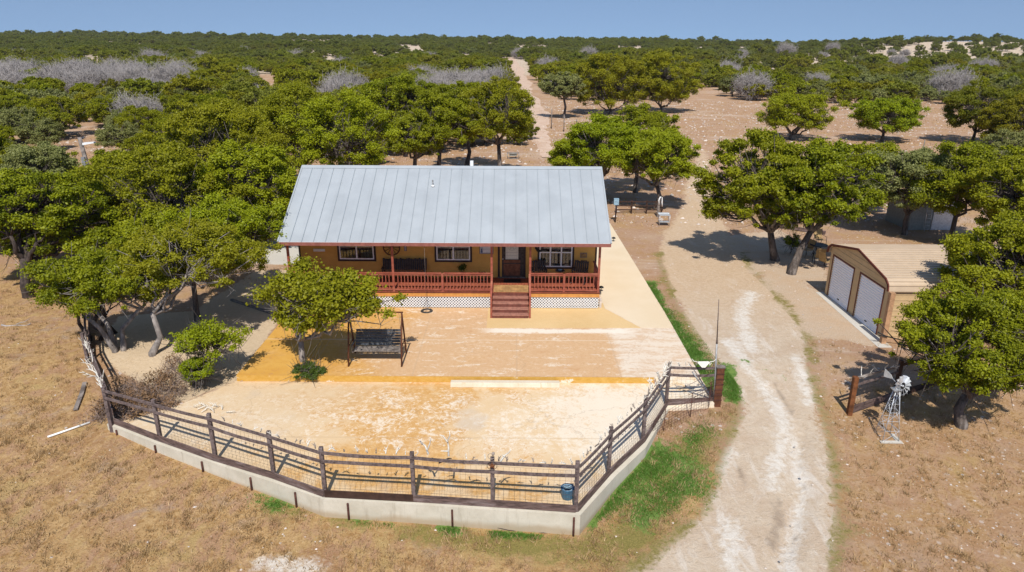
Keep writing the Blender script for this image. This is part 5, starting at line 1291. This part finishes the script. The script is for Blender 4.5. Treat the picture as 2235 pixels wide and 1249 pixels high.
# ------------------------------------------------------------------ garden windmill
b = T(1938, 955); root = empty('windmill', b, label='small galvanised garden windmill beside the gate', cat='windmill')
bw = Vector(b); zt = 1.85; half = .28; topw = .05
feet = [Vector((sx*half, sy*half, 0)) for sx, sy in ((-1, -1), (1, -1), (1, 1), (-1, 1))]; tops = [Vector((sx*topw+.02, sy*topw, zt)) for sx, sy in ((-1, -1), (1, -1), (1, 1), (-1, 1))]
tw = MB().tube([feet[0]-Vector((0, 0, .05)), tops[0]], .012, 5)
tower = empty('tower', (0, 0, 0)); bpy.data.objects.remove(tower)
for i in range(4): MB().tube([feet[i]-Vector((0, 0, .1)), tops[i]], .013, 5).build('leg', M['galv'], root)
mb = MB(); lv = [.0, .2, .38, .54, .70, .85, .97]
for j, t in enumerate(lv[1:]):
    R4 = [feet[i].lerp(tops[i], t) for i in range(4)]; L4 = [feet[i].lerp(tops[i], lv[j]) for i in range(4)]
    for i in range(4):
        mb.tube([R4[i], R4[(i+1) % 4]], .008, 4, False)
        if j % 2 == 0: mb.tube([L4[i], R4[(i+1) % 4]], .007, 4, False)
        else: mb.tube([L4[(i+1) % 4], R4[i]], .007, 4, False)
mb.build('bracing', M['galv'], root)
MB().box(-.34, .36, -.34, -.22, -.02, .02).box(.2, .34, -.22, .3, -.02, .02).build('base_plate', M['walk_grey'], root)
MB().box(-.14, .14, -.12, .12, zt-.09, zt-.06).build('platform', M['galv'], root)
hub = Vector((.08, -.16, zt+.12)); ax = Vector((.35, -.85, .15)).normalized()
MB().tube([Vector((0, .0, zt+.1)), hub], .03, 6).tube([(0, 0, zt-.02), (0, 0, zt+.14)], .02, 6).build('head', M['galv'], root)
u = ax.cross(Vector((0, 0, 1))).normalized(); v_ = u.cross(ax).normalized()
wheel = MB().tube([hub+(u*math.cos(a)+v_*math.sin(a))*.12 for a in np.linspace(0, 2*PI, 19)], .007, 4, False).tube([hub+(u*math.cos(a)+v_*math.sin(a))*.30 for a in np.linspace(0, 2*PI, 25)], .006, 4, False).tube([hub-ax*.03, hub+ax*.03], .03, 8).build('wheel', M['galv'], root)
for k in range(14):
    a = 2*PI*k/14; c = u*math.cos(a)+v_*math.sin(a); t_ = -u*math.sin(a)+v_*math.cos(a); n_ = (t_*.8+ax*.5).normalized()
    p0_, p1_ = hub+c*.12, hub+c*.34; w0, w1 = n_*.022, n_*.062; e = ax*.004
    MB().add([p0_-w0, p0_+w0, p1_+w1, p1_-w1, p0_-w0-e, p0_+w0-e, p1_+w1-e, p1_-w1-e], [(0, 1, 2, 3), (7, 6, 5, 4), (0, 4, 5, 1), (1, 5, 6, 2), (2, 6, 7, 3), (3, 7, 4, 0)]).build('blade', M['galv'], wheel)
tl = Vector((-.12, .36, zt+.22)); MB().tube([(0, 0, zt+.12), tl*.7+Vector((0, 0, .3*(zt+.15)))], .01, 4).build('tail_boom', M['galv'], root)
MB().add([Vector((-.05, .2, zt+.17)), Vector((-.2, .5, zt+.12)), Vector((-.2, .5, zt+.40)), Vector((-.1, .3, zt+.30)), Vector((-.045, .2, zt+.17)), Vector((-.19, .5, zt+.12)), Vector((-.19, .5, zt+.40)), Vector((-.09, .3, zt+.30))],
         [(0, 1, 2, 3), (7, 6, 5, 4), (0, 4, 5, 1), (1, 5, 6, 2), (2, 6, 7, 3), (3, 7, 4, 0)]).build('tail_vane', M['galv'], root)

# ------------------------------------------------------------------ swing frame and bench
sy = 24.6; xl = D(768, 760, sy)[0]; xr = D(882, 760, sy)[0]; topz = D(879, 682, sy)[1]
topz = max(1.7, min(2.2, topz)); print('swing', xl, xr, topz)
root = empty('swing_stand', (xl, sy, 0), label='rusty brown metal A frame with top bar on the upper patio', cat='swing stand'); W_ = xr-xl
MB().tube([(-.05, 0, topz), (W_+.05, 0, topz)], .03, 8).build('top_bar', M['rust_post'], root)
for x in (0, W_):
    for s_ in (-1, 1):
        MB().tube([(x, .0, topz-.01), (x+(.0 if x else -.0), s_*.62, .0)], .033, 8).build('leg', M['rust_post'], root)
    MB().tube([(x, -.40, topz*.36), (x, .40, topz*.36)], .018, 6).build('cross_bar', M['rust_post'], root)
M['slate_wood'] = simple('slate_wood', (.075, .08, .09), .8, var=.35)
root = empty('swing_bench', (xl+W_/2, sy, .48), label='weathered grey slatted bench hanging on chains in the rusty A frame', cat='swing'); w2 = W_/2-.13
mb = MB()
for k in range(6): mb.box(-w2, w2, -.27+k*.08, -.205+k*.08, -.012, .012)
mb.build('seat', M['grey_wood'], root)
mb = MB()
for k in range(6):
    z0_ = .05+.095*k; y0_ = .22+.05*k; mb.box(-w2, w2, y0_, y0_+.03, z0_, z0_+.09)
mb.build('backrest', M['slate_wood'], root)
for x in (-w2, w2):
    sgn = -1 if x < 0 else 1
    MB().box(x-.02, x+.02, -.3, .3, -.06, -.014).build('seat_frame', M['grey_wood'], root); MB().beam((x+sgn*.03, -.27, .22), (x+sgn*.03, .28, .24), .05, .03).build('armrest', M['grey_wood'], root); MB().box(x+sgn*.022, x+sgn*.05, -.27, -.23, -.05, .205).build('arm_post', M['grey_wood'], root)
    c = MB()
    for yy in (-.26, .28): c.tube([(x+sgn*.05, yy, .2), (x+sgn*.05, 0, 1.0), (x+sgn*.02, 0, topz-.5)], .007, 4)
    c.build('chain', M['wire'], root)

# ------------------------------------------------------------------ tyre swing hung from the eave
tx, tz_ = D(932, 680, 29.84); root = empty('tire_swing', (tx, 29.84, tz_), label='old black tyre hanging flat on a rope in front of the lattice', cat='tire swing')
mb = MB(); N, n2 = 24, 8; R_, r_ = .22, .075
vs = [((R_+r_*1.0*math.cos(b_))*math.cos(a_), (R_+r_*math.cos(b_))*math.sin(a_), r_*.95*math.sin(b_)) for a_ in np.linspace(0, 2*PI, N, endpoint=False) for b_ in np.linspace(0, 2*PI, n2, endpoint=False)]
mb.add(vs, [(i*n2+j, ((i+1) % N)*n2+j, ((i+1) % N)*n2+(j+1) % n2, i*n2+(j+1) % n2) for i in range(N) for j in range(n2)], True).build('tire', M['rubber'], root)
ht = 3.2-tz_; mb = MB().tube([(0, 0, .55), (0, 0, ht)], .009, 5)
for k in range(3): a_ = 2*PI*k/3+.4; mb.tube([(0, 0, .55), (R_*math.cos(a_), R_*math.sin(a_), .07)], .008, 4)
mb.build('rope', M['wire'], root)
# shrub at the foot of the lone oak
big_tree('shrub', gp(674, 826), (G(676, 818, -.1)[0], G(676, 818, -.1)[1], .0), (.62, .42, .30), 14, 2600, .09, 'low', 60, 'low green shrub round the foot of the lone oak', cat='shrub', r=.02, fork=(0, 0, .12), nl=4, zmin=-.3)

# ------------------------------------------------------------------ porch things
Yw = WY-.02
x, z = D(854, 541, Yw); root = empty('wagon_wheel', (x, Yw-.03, z+.03), label='dark wooden wagon wheel leaning on the porch wall behind the second post', cat='wheel'); Rw = .40
MB().tube([(Rw*math.cos(a), 0, Rw*math.sin(a)) for a in np.linspace(0, 2*PI, 29)], .028, 6, False).build('rim', M['red_dark'], root)
MB().tube([(0, -.06, 0), (0, .02, 0)], .06, 10).build('hub', M['red_dark'], root)
for k in range(12): a = 2*PI*k/12; MB().tube([(.05*math.cos(a), 0, .05*math.sin(a)), (Rw*math.cos(a), 0, Rw*math.sin(a))], .014, 5).build('spoke', M['red_dark'], root)
def plaque(name, px, py, w, h, frame, face, label, cat='sign', extra=None):
    x, z = D(px, py, Yw); r = empty(name, (x, Yw-.003, z), label=label, cat=cat)
    MB().box(-w/2, w/2, -.03, 0, -h/2, h/2).build('frame', M[frame], r); MB().box(-w/2+.03, w/2-.03, -.036, -.031, -h/2+.03, h/2-.03).build('panel', M[face], r)
    if extra: extra(r)
    return r
MB_ = lambda: MB()
M['sign_blue'] = simple('sign_ink', (.05, .09, .22), .6); M['sign_face'] = simple('sign_face', (.45, .48, .52), .6, var=.1); M['pic'] = simple('picture', (.32, .17, .06), .6, var=.5, scale=12)
def lines(r):
    mb = MB()
    for k in range(4): mb.box(-.16, .30, -.040, -.037, .11-.075*k, .145-.075*k)
    mb.build('print', M['white'], r); m2 = MB(); m2.box(-.26, -.2, -.040, -.037, -.14, .06); m2.box(-.28, -.19, -.0405, -.0375, -.15, -.08); m2.build('emblem', M['sign_blue'], r)
plaque('porch_sign', 1061, 545, .68, .42, 'grey_wood', 'sign_face', 'framed pale blue sign on the wall left of the front door', extra=lines)
plaque('wall_plank', 696, 546, .56, .13, 'white', 'white', 'small white plank sign at the left end of the porch wall')
plaque('wall_picture', 1273, 557, .32, .24, 'grey_wood', 'pic', 'small brown picture at the right end of the porch wall', 'picture')
plaque('thermometer', 884, 540, .13, .36, 'grey_wood', 'curtain', 'narrow grey wall thermometer beside the wagon wheel', 'thermometer')
x, z = D(1186, 541, Yw); root = empty('wall_lantern', (x-.22, Yw-.02, z+.05), label='dark round horn wreath on the wall right of the door', cat='wreath')
mb = MB()
for k in range(26): a = 2*PI*k/26; mb.blob((.16*math.cos(a), -.03, .2*math.sin(a)), (.06, .05, .06), ra, 5, 3, .4)
mb.build('wreath', M['black'], root); root.name = 'wreath'
def rustic_seat(name, x, y, w, label, cat, rz=0):
    r = empty(name, (x, y, FL+.003), rz, label=label, cat=cat); d = .5
    MB().box(-w/2+.03, w/2-.03, -d/2, d/2, .40, .45).build('seat', M['seat'], r)
    mb = MB(); n = int(w/.1)
    rr = random.Random(int(w*100)+len(label))
    for k in range(n):
        xx = -w/2+.05+(w-.1)*k/(n-1); mb.beam((xx, d/2-.02, .47), (xx, d/2+.14, .98+rr.uniform(-.04, .06)), (w-.1)/n*.93, .03, (0, 1, 0))
    mb.build('backrest', M['rustic'], r)
    MB().beam((-w/2+.02, d/2+.15, .93), (w/2-.02, d/2+.15, .93), .03, .06).build('back_rail', M['rustic'], r)
    for sx in (-1, 1):
        for yy in (-d/2+.04, d/2-.04): MB().tube([(sx*(w/2-.06), yy, 0), (sx*(w/2-.06), yy, .66 if yy < 0 else .45)], .035, 6).build('leg', M['rustic'], r)
        MB().beam((sx*(w/2-.06), -d/2-.02, .67), (sx*(w/2-.06), d/2, .67), .09, .035).build('armrest', M['rustic'], r)
    return r
bx = D(883, 583, 32.1)[0]; rustic_seat('porch_bench', bx, 31.85, 2.15, 'long rustic dark plank bench with tan seat on the porch', 'bench')
rustic_seat('porch_chair', D(1176, 590, 31.9)[0], 31.75, .75, 'rustic dark wooden chair under the right window next to the stairs', 'chair', .15)
c = rustic_seat('rocking_chair', D(1264, 590, 31.8)[0], 31.65, .72, 'rustic wooden rocking chair at the right end of the porch', 'chair', -.35)
for sx in (-1, 1): MB().tube([(sx*.3, -.5+.1*k, .03+.004*(k-5)**2) for k in range(11)], .022, 5).build('rocker', M['rustic'], c)
x = D(1222, 592, 31.9)[0]; r = empty('porch_table', (x, 31.9, FL+.003), label='small round table with a pale cloth between the porch chairs', cat='table')
MB().tube([(0, 0, .0), (0, 0, .52)], .03, 8).tube([(0, 0, 0), (0, 0, .03)], [.16, .14], 10).build('pedestal', M['rustic'], r); MB().tube([(0, 0, .52), (0, 0, .545)], .24, 16).build('tabletop', M['rustic'], r)
MB().blob((0, 0, .575), (.12, .09, .03), ra, 8, 4, .15).build('cloth', M['blue_pale'], r)
x = D(1008, 592, 32.0)[0]; r = empty('potted_plant', (x, 32.05, FL+.003), label='dark potted plant against the porch wall between bench and door', cat='plant')
MB().tube([(0, 0, 0), (0, 0, .3), (0, 0, .34)], [.11, .15, .16], 12).build('pot', M['terracotta'], r); V, Q, tn = leaf_quads(np.array([[0, 0, .55], [.05, 0, .68], [-.06, .02, .6]]), np.array([.16, .13, .13]), 500, .08, np.random.default_rng(3))
o = bpy.data.objects.new('foliage', np_mesh('foliage', V, Q, M['leaf_low'], False, {'tone': tn})); COL.objects.link(o); o.parent = r
x = D(1052, 600, 31.6)[0]; r = empty('plant_stand', (x, 31.6, FL+.003), label='low dark iron plant stand behind the railing left of the stairs', cat='stand')
mb = MB()
for k in range(4): a = PI/4+k*PI/2; mb.tube([(.28*math.cos(a), .2*math.sin(a), 0), (.28*math.cos(a), .2*math.sin(a), .42)], .015, 5)
for z in (.15, .4): mb.box(-.22, .22, -.16, .16, z, z+.02)
mb.build('rack', M['black'], r)
for k in range(3): q = MB().tube([(-.13+.13*k, 0, .42), (-.13+.13*k, 0, .53)], [.04, .055], 8).build('pot', M['terracotta'], r)
tag(MB().box(-.40, .42, 31.55, 32.1, FL+.012, FL+.028).build('door_mat', M['black']), 'dark door mat in front of the front door', 'mat')
for px, py, tx_, nm in ((1312, 636, 'right front corner of the porch', 0), (1338, 527, 'right edge of the roof beside the cream walkway', 1)):
    x, y = G(px, py, .01); r = empty('path_light', (x, y, .006), label='small black path light near the '+tx_, cat='light'); MB().tube([(0, 0, 0), (0, 0, .22)], .015, 6).build('stake', M['black'], r); MB().tube([(0, 0, .2), (0, 0, .25), (0, 0, .29)], [.13, .11, .03], 10).build('cap', M['black'], r)

# ------------------------------------------------------------------ yard things
x, z2 = D(163, 300, 44); root = empty('utility_pole', (x+.35, 44, hz(x, 44)), label='wooden pole with a white security lamp above the trees at left', cat='pole'); zt = z2-root.location.z
MB().tube([(.35, 0, -.3), (-.15, 0, zt)], [.16, .12], 8).build('mast', M['grey_wood'], root)
MB().tube([(-.1, -.05, zt-.5), (.4, -.3, zt-.35)], .03, 6).build('arm', M['galv'], root)
MB().add([(.25, -.5, zt-.42), (.25, -.18, zt-.42), (.95, -.22, zt-.30), (.95, -.46, zt-.30), (.25, -.5, zt-.28), (.25, -.18, zt-.28), (.95, -.22, zt-.22), (.95, -.46, zt-.22)], [(0, 1, 2, 3), (7, 6, 5, 4), (0, 4, 5, 1), (1, 5, 6, 2), (2, 6, 7, 3), (3, 7, 4, 0)]).build('lamp_head', M['white'], root)
MB().box(-.2, .02, -.2, -.08, zt-1.9, zt-1.2).build('junction_box', M['grey_steel'], root)
# utility sink table beside the drive
b = gp(1447, 492); root = empty('utility_table', b, label='small white metal table beside the back of the driveway', cat='table')
MB().box(-.38, .38, -.25, .25, .72, .76).box(-.38, .38, .235, .25, .76, .84).build('tabletop', M['galv'], root)
for sx in (-1, 1):
    for sy_ in (-1, 1): MB().tube([(sx*.34, sy_*.21, 0), (sx*.34, sy_*.21, .72)], .02, 6).build('leg', M['galv'], root)
MB().box(-.34, .34, -.21, .21, .25, .28).build('shelf', M['galv'], root)
b = gp(1434, 474); root = empty('hydrant_post', b, label='grey wooden post with a hanging white hose beside the metal table', cat='post')
MB().box(-.08, .08, -.08, .08, -.1, 1.35).build('column', M['grey_wood'], root)
MB().tube([(.02, -.1, .9), (-.04, -.12, 1.25), (.05, -.12, 1.5), (.18, -.12, 1.45), (.2, -.12, 1.1), (.24, -.12, .8)], .045, 6).build('hose', M['pvc'], root)
b = gp(1326, 470); root = empty('utility_box', (7.15, 46.9, 0), label='pale blue utility box on a post behind the right end of the roof', cat='box')
MB().tube([(0, 0, -.1), (0, 0, 1.3)], .05, 6).build('post', M['dark_trim'], root); MB().box(-.17, .17, -.1, .1, 1.25, 1.7).build('box', M['blue_pale'], root)
# dark iron fence in the shade behind the house
x0_, x1_ = 7.6, 11.0; root = empty('iron_fence', (x0_, 49.6, hz(x0_, 49.6)), label='low dark wooden rail fence in the tree shade behind the house', cat='fence')
for k in range(4): MB().box(k*1.1-.05, k*1.1+.05, -.05, .05, -.1, 1.0).build('post', M['dark_board'], root)
for z in (.3, .6, .9): MB().beam((-.05, -.08, z), (3.4, -.08, z), .04, .08).build('rail', M['dark_board'], root)
# logs left of the roof
b = (-14.6, 47.5); root = empty('log_fence', (*b, hz(*b)), label='dark log rail fence in the shade left of the roof', cat='fence')
for k in range(4): MB().tube([(k*1.6, 0, -.1), (k*1.6, 0, 1.3)], .09, 6).build('post', M['dark_board'], root)
for z in (.5, 1.15): MB().tube([(-.3, -.12, z), (2.4, -.12, z+.05), (5.2, -.12, z)], .07, 6).build('rail', M['grey_wood'], root)
# shed behind the garage
x, y = 26.6, 45.2; root = empty('storage_shed', (x, y, hz(x, y)), label='grey green metal shed half hidden behind the trees past the garage', cat='shed')
mb = MB().box(0, 3.0, 0, 3, -.2, 2.2); mb.build('wall', M['shed'], root)
MB().prism_x([(-.15, 2.3), (1.5, 2.85), (3.15, 2.3), (3.15, 2.24), (1.5, 2.78), (-.15, 2.24)][::-1], -.15, 3.15).build('roof', M['shed'], root)
MB().box(1.5, 2.8, -.04, -.005, .0, 1.9).build('door', M['galv'], root)
r2 = empty('ladder', (x+.9, y-.35, hz(x, y)), label='pale ladder leaning on the grey green shed', cat='ladder')
for sx in (0, .36): MB().tube([(sx, 0, 0), (sx, .28, 2.2)], .02, 5).build('side_rail', M['galv'], r2)
for k in range(8): MB().tube([(0, .28*(k+.6)/9, 2.2*(k+.6)/9), (.36, .28*(k+.6)/9, 2.2*(k+.6)/9)], .014, 5).build('rung', M['galv'], r2)
# patio chairs and table under the oaks
def sling_chair(x, y, rz, label):
    r = empty('patio_chair', (x, y, hz(x, y)), rz, label=label, cat='chair')
    MB().add([(-.25, -.24, .42), (.25, -.24, .42), (.25, .24, .38), (-.25, .24, .38), (-.25, -.24, .44), (.25, -.24, .44), (.25, .24, .40), (-.25, .24, .40)], [(0, 3, 2, 1), (4, 5, 6, 7), (0, 1, 5, 4), (1, 2, 6, 5), (2, 3, 7, 6), (3, 0, 4, 7)]).build('seat', M['tan_mesh'], r)
    MB().beam((0, .25, .42), (0, .42, .98), .5, .02, (0, 1, 0)).build('backrest', M['tan_mesh'], r)
    for s_ in (-1, 1):
        MB().tube([(s_*.27, -.28, 0), (s_*.27, -.24, .62), (s_*.27, .3, .64), (s_*.27, .42, 1.0)], .016, 5).build('frame', M['black'], r); MB().tube([(s_*.27, .26, .42), (s_*.25, .32, 0)], .016, 5).build('leg', M['black'], r)
    return r
sling_chair(*gp(1787, 537)[:2], .1, 'tan sling patio chair behind the leaning oak trunk'); sling_chair(*gp(1785, 575)[:2], 2.9, 'dark framed patio chair on the near side of the patio table')
sling_chair(*gp(1800, 585)[:2], 2.0, 'patio chair closest to the far corner of the garage'); sling_chair(*gp(1757, 560)[:2], -1.2, 'patio chair on the driveway side of the patio table')
x, y, z = gp(1775, 560); r = empty('patio_table', (x+.2, y, z), label='dark round iron table among the patio chairs', cat='table'); MB().tube([(0, 0, .70), (0, 0, .73)], .5, 18).build('tabletop', M['black'], r)
for k in range(4): a = k*PI/2+.5; MB().tube([(.12*math.cos(a), .12*math.sin(a), .7), (.38*math.cos(a), .38*math.sin(a), 0)], .018, 5).build('leg', M['black'], r)
x, y, z = gp(1955, 490)
big_tree('sapling', gp(1725, 553), (gp(1725, 553)[0], gp(1725, 553)[1], .75), (.38, .35, .55), 9, 700, .14, 'bright', 63, 'leafy green sapling beside the leaning oak trunk', cat='sapling', r=.02, fork=(0, 0, .3), nl=3, zmin=-.7)
# rail of the back fence
a_, b_ = gp(1700, 498), gp(1800, 512); root = empty('timber_rail', a_, label='long weathered timber lying behind the patio chairs', cat='timber'); MB().beam((0, 0, .12), Vector(b_)-Vector(a_)+Vector((0, 0, .12)), .2, .2).build('beam', M['weathered_board'], root)
# things lying on the straw ground at left
a_, b_ = gp(108, 957), gp(200, 925); o = MB().tube([(0, 0, .05), Vector(b_)-Vector(a_)+Vector((0, 0, .05))], .035, 8).build('plastic_pipe', M['pvc'], loc=a_); tag(o, 'white plastic pipe lying on the dry grass at left', 'pipe')
a_, b_ = gp(168, 898), gp(188, 838); d_ = Vector(b_)-Vector(a_); o = MB().beam((0, 0, .06), d_*.55+Vector((.03, 0, .07)), .14, .04).beam(d_*.55+Vector((.03, 0, .07)), d_+Vector((0, 0, .06)), .14, .04).build('old_board', M['grey_wood'], loc=a_); tag(o, 'bent weathered board lying left of the fence', 'board')
a_ = gp(5, 712); rr = np.random.default_rng(5); mb = MB(); limb(mb, (0, 0, .05), (1.2, .1, .08), .05, .02, rr, 5, 5, .05); limb(mb, (.6, .05, .06), (1.0, .4, .2), .025, .008, rr, 4, 3); tag(mb.build('fallen_branch', M['deadwood'], loc=a_), 'grey fallen branch on the dry grass at the left edge', 'branch')
# dead limb over the sandy path and brown brush pile
a_ = gp(435, 668); rr = np.random.default_rng(8); mb = MB()
p0_ = Vector((0, 0, 1.7)); pts = limb(mb, (-.9, -.2, 1.55), (1.0, .0, 2.05), .06, .025, rr, 6, 6, .06)
for k in range(16):
    q = pts[2+k % 4]; e = q+Vector((abs(rr.normal())*.5+.2, rr.normal()*.25, rr.normal()*.3)); pp = limb(mb, q, e, .018, .006, rr, 4, 4, .3)
    for j in range(2): limb(mb, pp[2], pp[2]+Vector(rr.normal(size=3))*.25, .009, .004, rr, 3, 2, .2)
limb(mb, (-.1, .1, -.1), (-.25, 0, 1.65), .08, .05, rr, 6, 4, .05)
tag(mb.build('dead_tree', M['deadwood'], loc=a_), 'small bare grey dead tree with curling twigs over the sandy path', 'dead tree')
def brush(px, py, w, d, h, seed, label, n):
    b = gp(px, py); rr = np.random.default_rng(seed); mb = MB()
    for k in range(n):
        x, y = rr.uniform(-w, w), rr.uniform(-d, d); q = max(.15, 1-(x/w)**2*.7-(y/d)**2*.5); p = Vector((x, y, -.02)); e = p+Vector((rr.normal()*.3, rr.normal()*.25, h*q*rr.uniform(.5, 1.1)))
        pp = limb(mb, p, e, .014, .006, rr, 3, 4, .3)
        for j in range(5): s0 = pp[1+j % 3]; limb(mb, s0, s0+Vector(rr.normal(size=3))*.22, .007, .003, rr, 3, 2, .3)
    r = empty('brush_pile', b, label=label, cat='brush'); mb.build('twigs', M['deadtwig'], r)
    K = n//5; C = np.stack([rr.uniform(-w, w, K), rr.uniform(-d, d, K), rr.uniform(.1, h*.8, K)], 1); V, Q, tn = leaf_quads(C, np.full(K, .26), n*18, .06, rr, .8)
    o = bpy.data.objects.new('dry_leaves', np_mesh('dry_leaves', V, Q, M['dry_leaf'], False, {'tone': tn})); COL.objects.link(o); o.parent = r
M['dry_leaf'] = mat_leaf('dry_brown_leaves', (.14, .075, .035), (.26, .15, .085), (.22, .14, .08), .15)
brush(318, 872, 1.3, .95, .8, 71, 'large brown brush pile behind the left end of the front fence', 150)
brush(405, 815, .9, .7, .7, 72, 'smaller brown brush heap beside the bright green bush', 70)
brush(262, 900, .8, .6, .6, 73, 'low brown brush in the left corner of the fence', 60)
# weathered posts of a wire fence in the clearing
for k, (px, py, hh) in enumerate(((1200, 281, 3.0), (1227, 288, 2.8), (1254, 297, 2.6))):
    b = gp(px, py); hh = (py-[240, 252, 262][k])/1510*b[1]*1.0; o = MB().tube([(0, 0, -.2), (0, 0, hh)], .07, 6).build('fence_post', M['grey_wood'], loc=b); tag(o, 'tall thin grey post in the stony clearing, '+['leftmost and tallest of three', 'middle one of three', 'rightmost of three'][k], 'post', 'posts in the clearing')
b = gp(1117, 346); r = empty('game_feeder', b, label='small grey wire cage standing on the stony ground behind the roof ridge', cat='cage'); mb = MB(); s_ = .62
for k in range(4):
    a = [(-1, -1), (1, -1), (1, 1), (-1, 1)]; p = a[k]; q = a[(k+1) % 4]
    mb.tube([(p[0]*s_, p[1]*.4, 0), (p[0]*s_, p[1]*.4, .62)], .03, 5)
    for z in (.04, .6): mb.tube([(p[0]*s_, p[1]*.4, z), (q[0]*s_, q[1]*.4, z)], .03, 5)
mb.build('frame', M['grey_steel'], r); MB().box(-.4, .4, -.3, .3, .3, .55).build('tray', M['shed'], r)
# wire fence line crossing behind the driveway
for k, (px, py) in enumerate(((1500, 372), (1565, 330), (1640, 328), (1840, 330), (2010, 335), (2235, 372))):
    if k in (2,): continue
    b = gp(px, py); o = MB().tube([(0, 0, -.2), (0, 0, 1.5)], .06, 6).build('fence_post', M['grey_wood'], loc=b); tag(o, 'short grey fence post in the line crossing behind the driveway and garage', 'post', 'posts of the back fence line')
# white skull plate on the rail beside the drive
x, z = D(1537, 797, 21.35); r = empty('skull', (x, 21.34, z+.02), label='white animal skull on the top rail beside the driveway', cat='skull')
MB().add([(-.2, 0, .06), (.2, 0, .07), (.06, -.03, -.1), (-.05, -.03, -.1), (-.18, .08, .08), (.18, .08, .09), (.05, .05, -.1), (-.05, .05, -.1)], [(0, 3, 2, 1), (4, 5, 6, 7), (0, 1, 5, 4), (1, 2, 6, 5), (2, 3, 7, 6), (3, 0, 4, 7)]).build('skull_plate', M['bone'], r)
MB().tube([(-.18, .04, .07), (-.34, .02, .12), (-.42, 0, .22)], [.02, .016, .005], 5).tube([(.18, .04, .07), (.34, .02, .12), (.42, 0, .22)], [.02, .016, .005], 5).build('horns', M['bone'], r)
# leaning brace
a_ = D(1515, 815, 21.4); o = MB().tube([(a_[0], 21.5, a_[1]), (*G(1558, 875, -.2), -.2)], .03, 6).build('brace_pole', M['grey_steel']); tag(o, 'thin dark brace leaning from the rail down to the corner post', 'brace')
# ------------------------------------------------------------------ light
w = bpy.data.worlds.new('World'); SC.world = w; w.use_nodes = True
SUN_EL, SUN_AZ = math.radians(52), math.radians(180)   # sun behind the camera, shadows fall away from it
nt = w.node_tree; sky = nt.nodes.new('ShaderNodeTexSky'); sky.sky_type = 'NISHITA'; sky.sun_disc = False
sky.sun_elevation = SUN_EL; sky.sun_rotation = SUN_AZ; sky.altitude = 300; sky.air_density = 1.0; sky.dust_density = 0.3; sky.ozone_density = 1.5
tc = nt.nodes.new('ShaderNodeTexCoord'); mp = nt.nodes.new('ShaderNodeVectorMath'); mp.operation = 'ADD'; mp.inputs[1].default_value = (0, 0, .25)
nz_ = nt.nodes.new('ShaderNodeVectorMath'); nz_.operation = 'NORMALIZE'
nt.links.new(tc.outputs['Generated'], mp.inputs[0]); nt.links.new(mp.outputs[0], nz_.inputs[0]); nt.links.new(nz_.outputs[0], sky.inputs[0])
nt.links.new(sky.outputs[0], nt.nodes['Background'].inputs[0]); nt.nodes['Background'].inputs[1].default_value = 0.13
ld = bpy.data.lights.new('sun', 'SUN'); ld.energy = 4.8; ld.angle = math.radians(.5); ld.color = (1, .955, .88)
lo = bpy.data.objects.new('sun', ld); COL.objects.link(lo); lo.rotation_euler = (math.radians(90)-SUN_EL, 0, math.radians(0)); lo.location = (0, -30, 60)
SC.view_settings.view_transform = 'Standard'; SC.view_settings.look = 'None'; SC.view_settings.exposure = 0.06; SC.view_settings.gamma = 1
SC.render.engine = 'CYCLES'
# thin air between the camera and the horizon
hb = MB().box(-1700, 1700, -90, 2600, -60, 140); hm = bpy.data.materials.new('air'); hm.use_nodes = True; hn = hm.node_tree; hn.nodes.remove(hn.nodes['Principled BSDF'])
pv = hn.nodes.new('ShaderNodeVolumePrincipled'); pv.inputs['Color'].default_value = (.80, .88, 1, 1); pv.inputs['Density'].default_value = .00006; pv.inputs['Anisotropy'].default_value = .2
hn.links.new(pv.outputs[0], hn.nodes['Material Output'].inputs['Volume'])
hz_ = hb.build('haze', hm); tag(hz_, 'faint blue haze over the far ground', 'haze', kind='stuff')
SC.cycles.volume_bounces = 0
SC.cycles.max_bounces = 6; SC.cycles.diffuse_bounces = 4; SC.cycles.transparent_max_bounces = 8
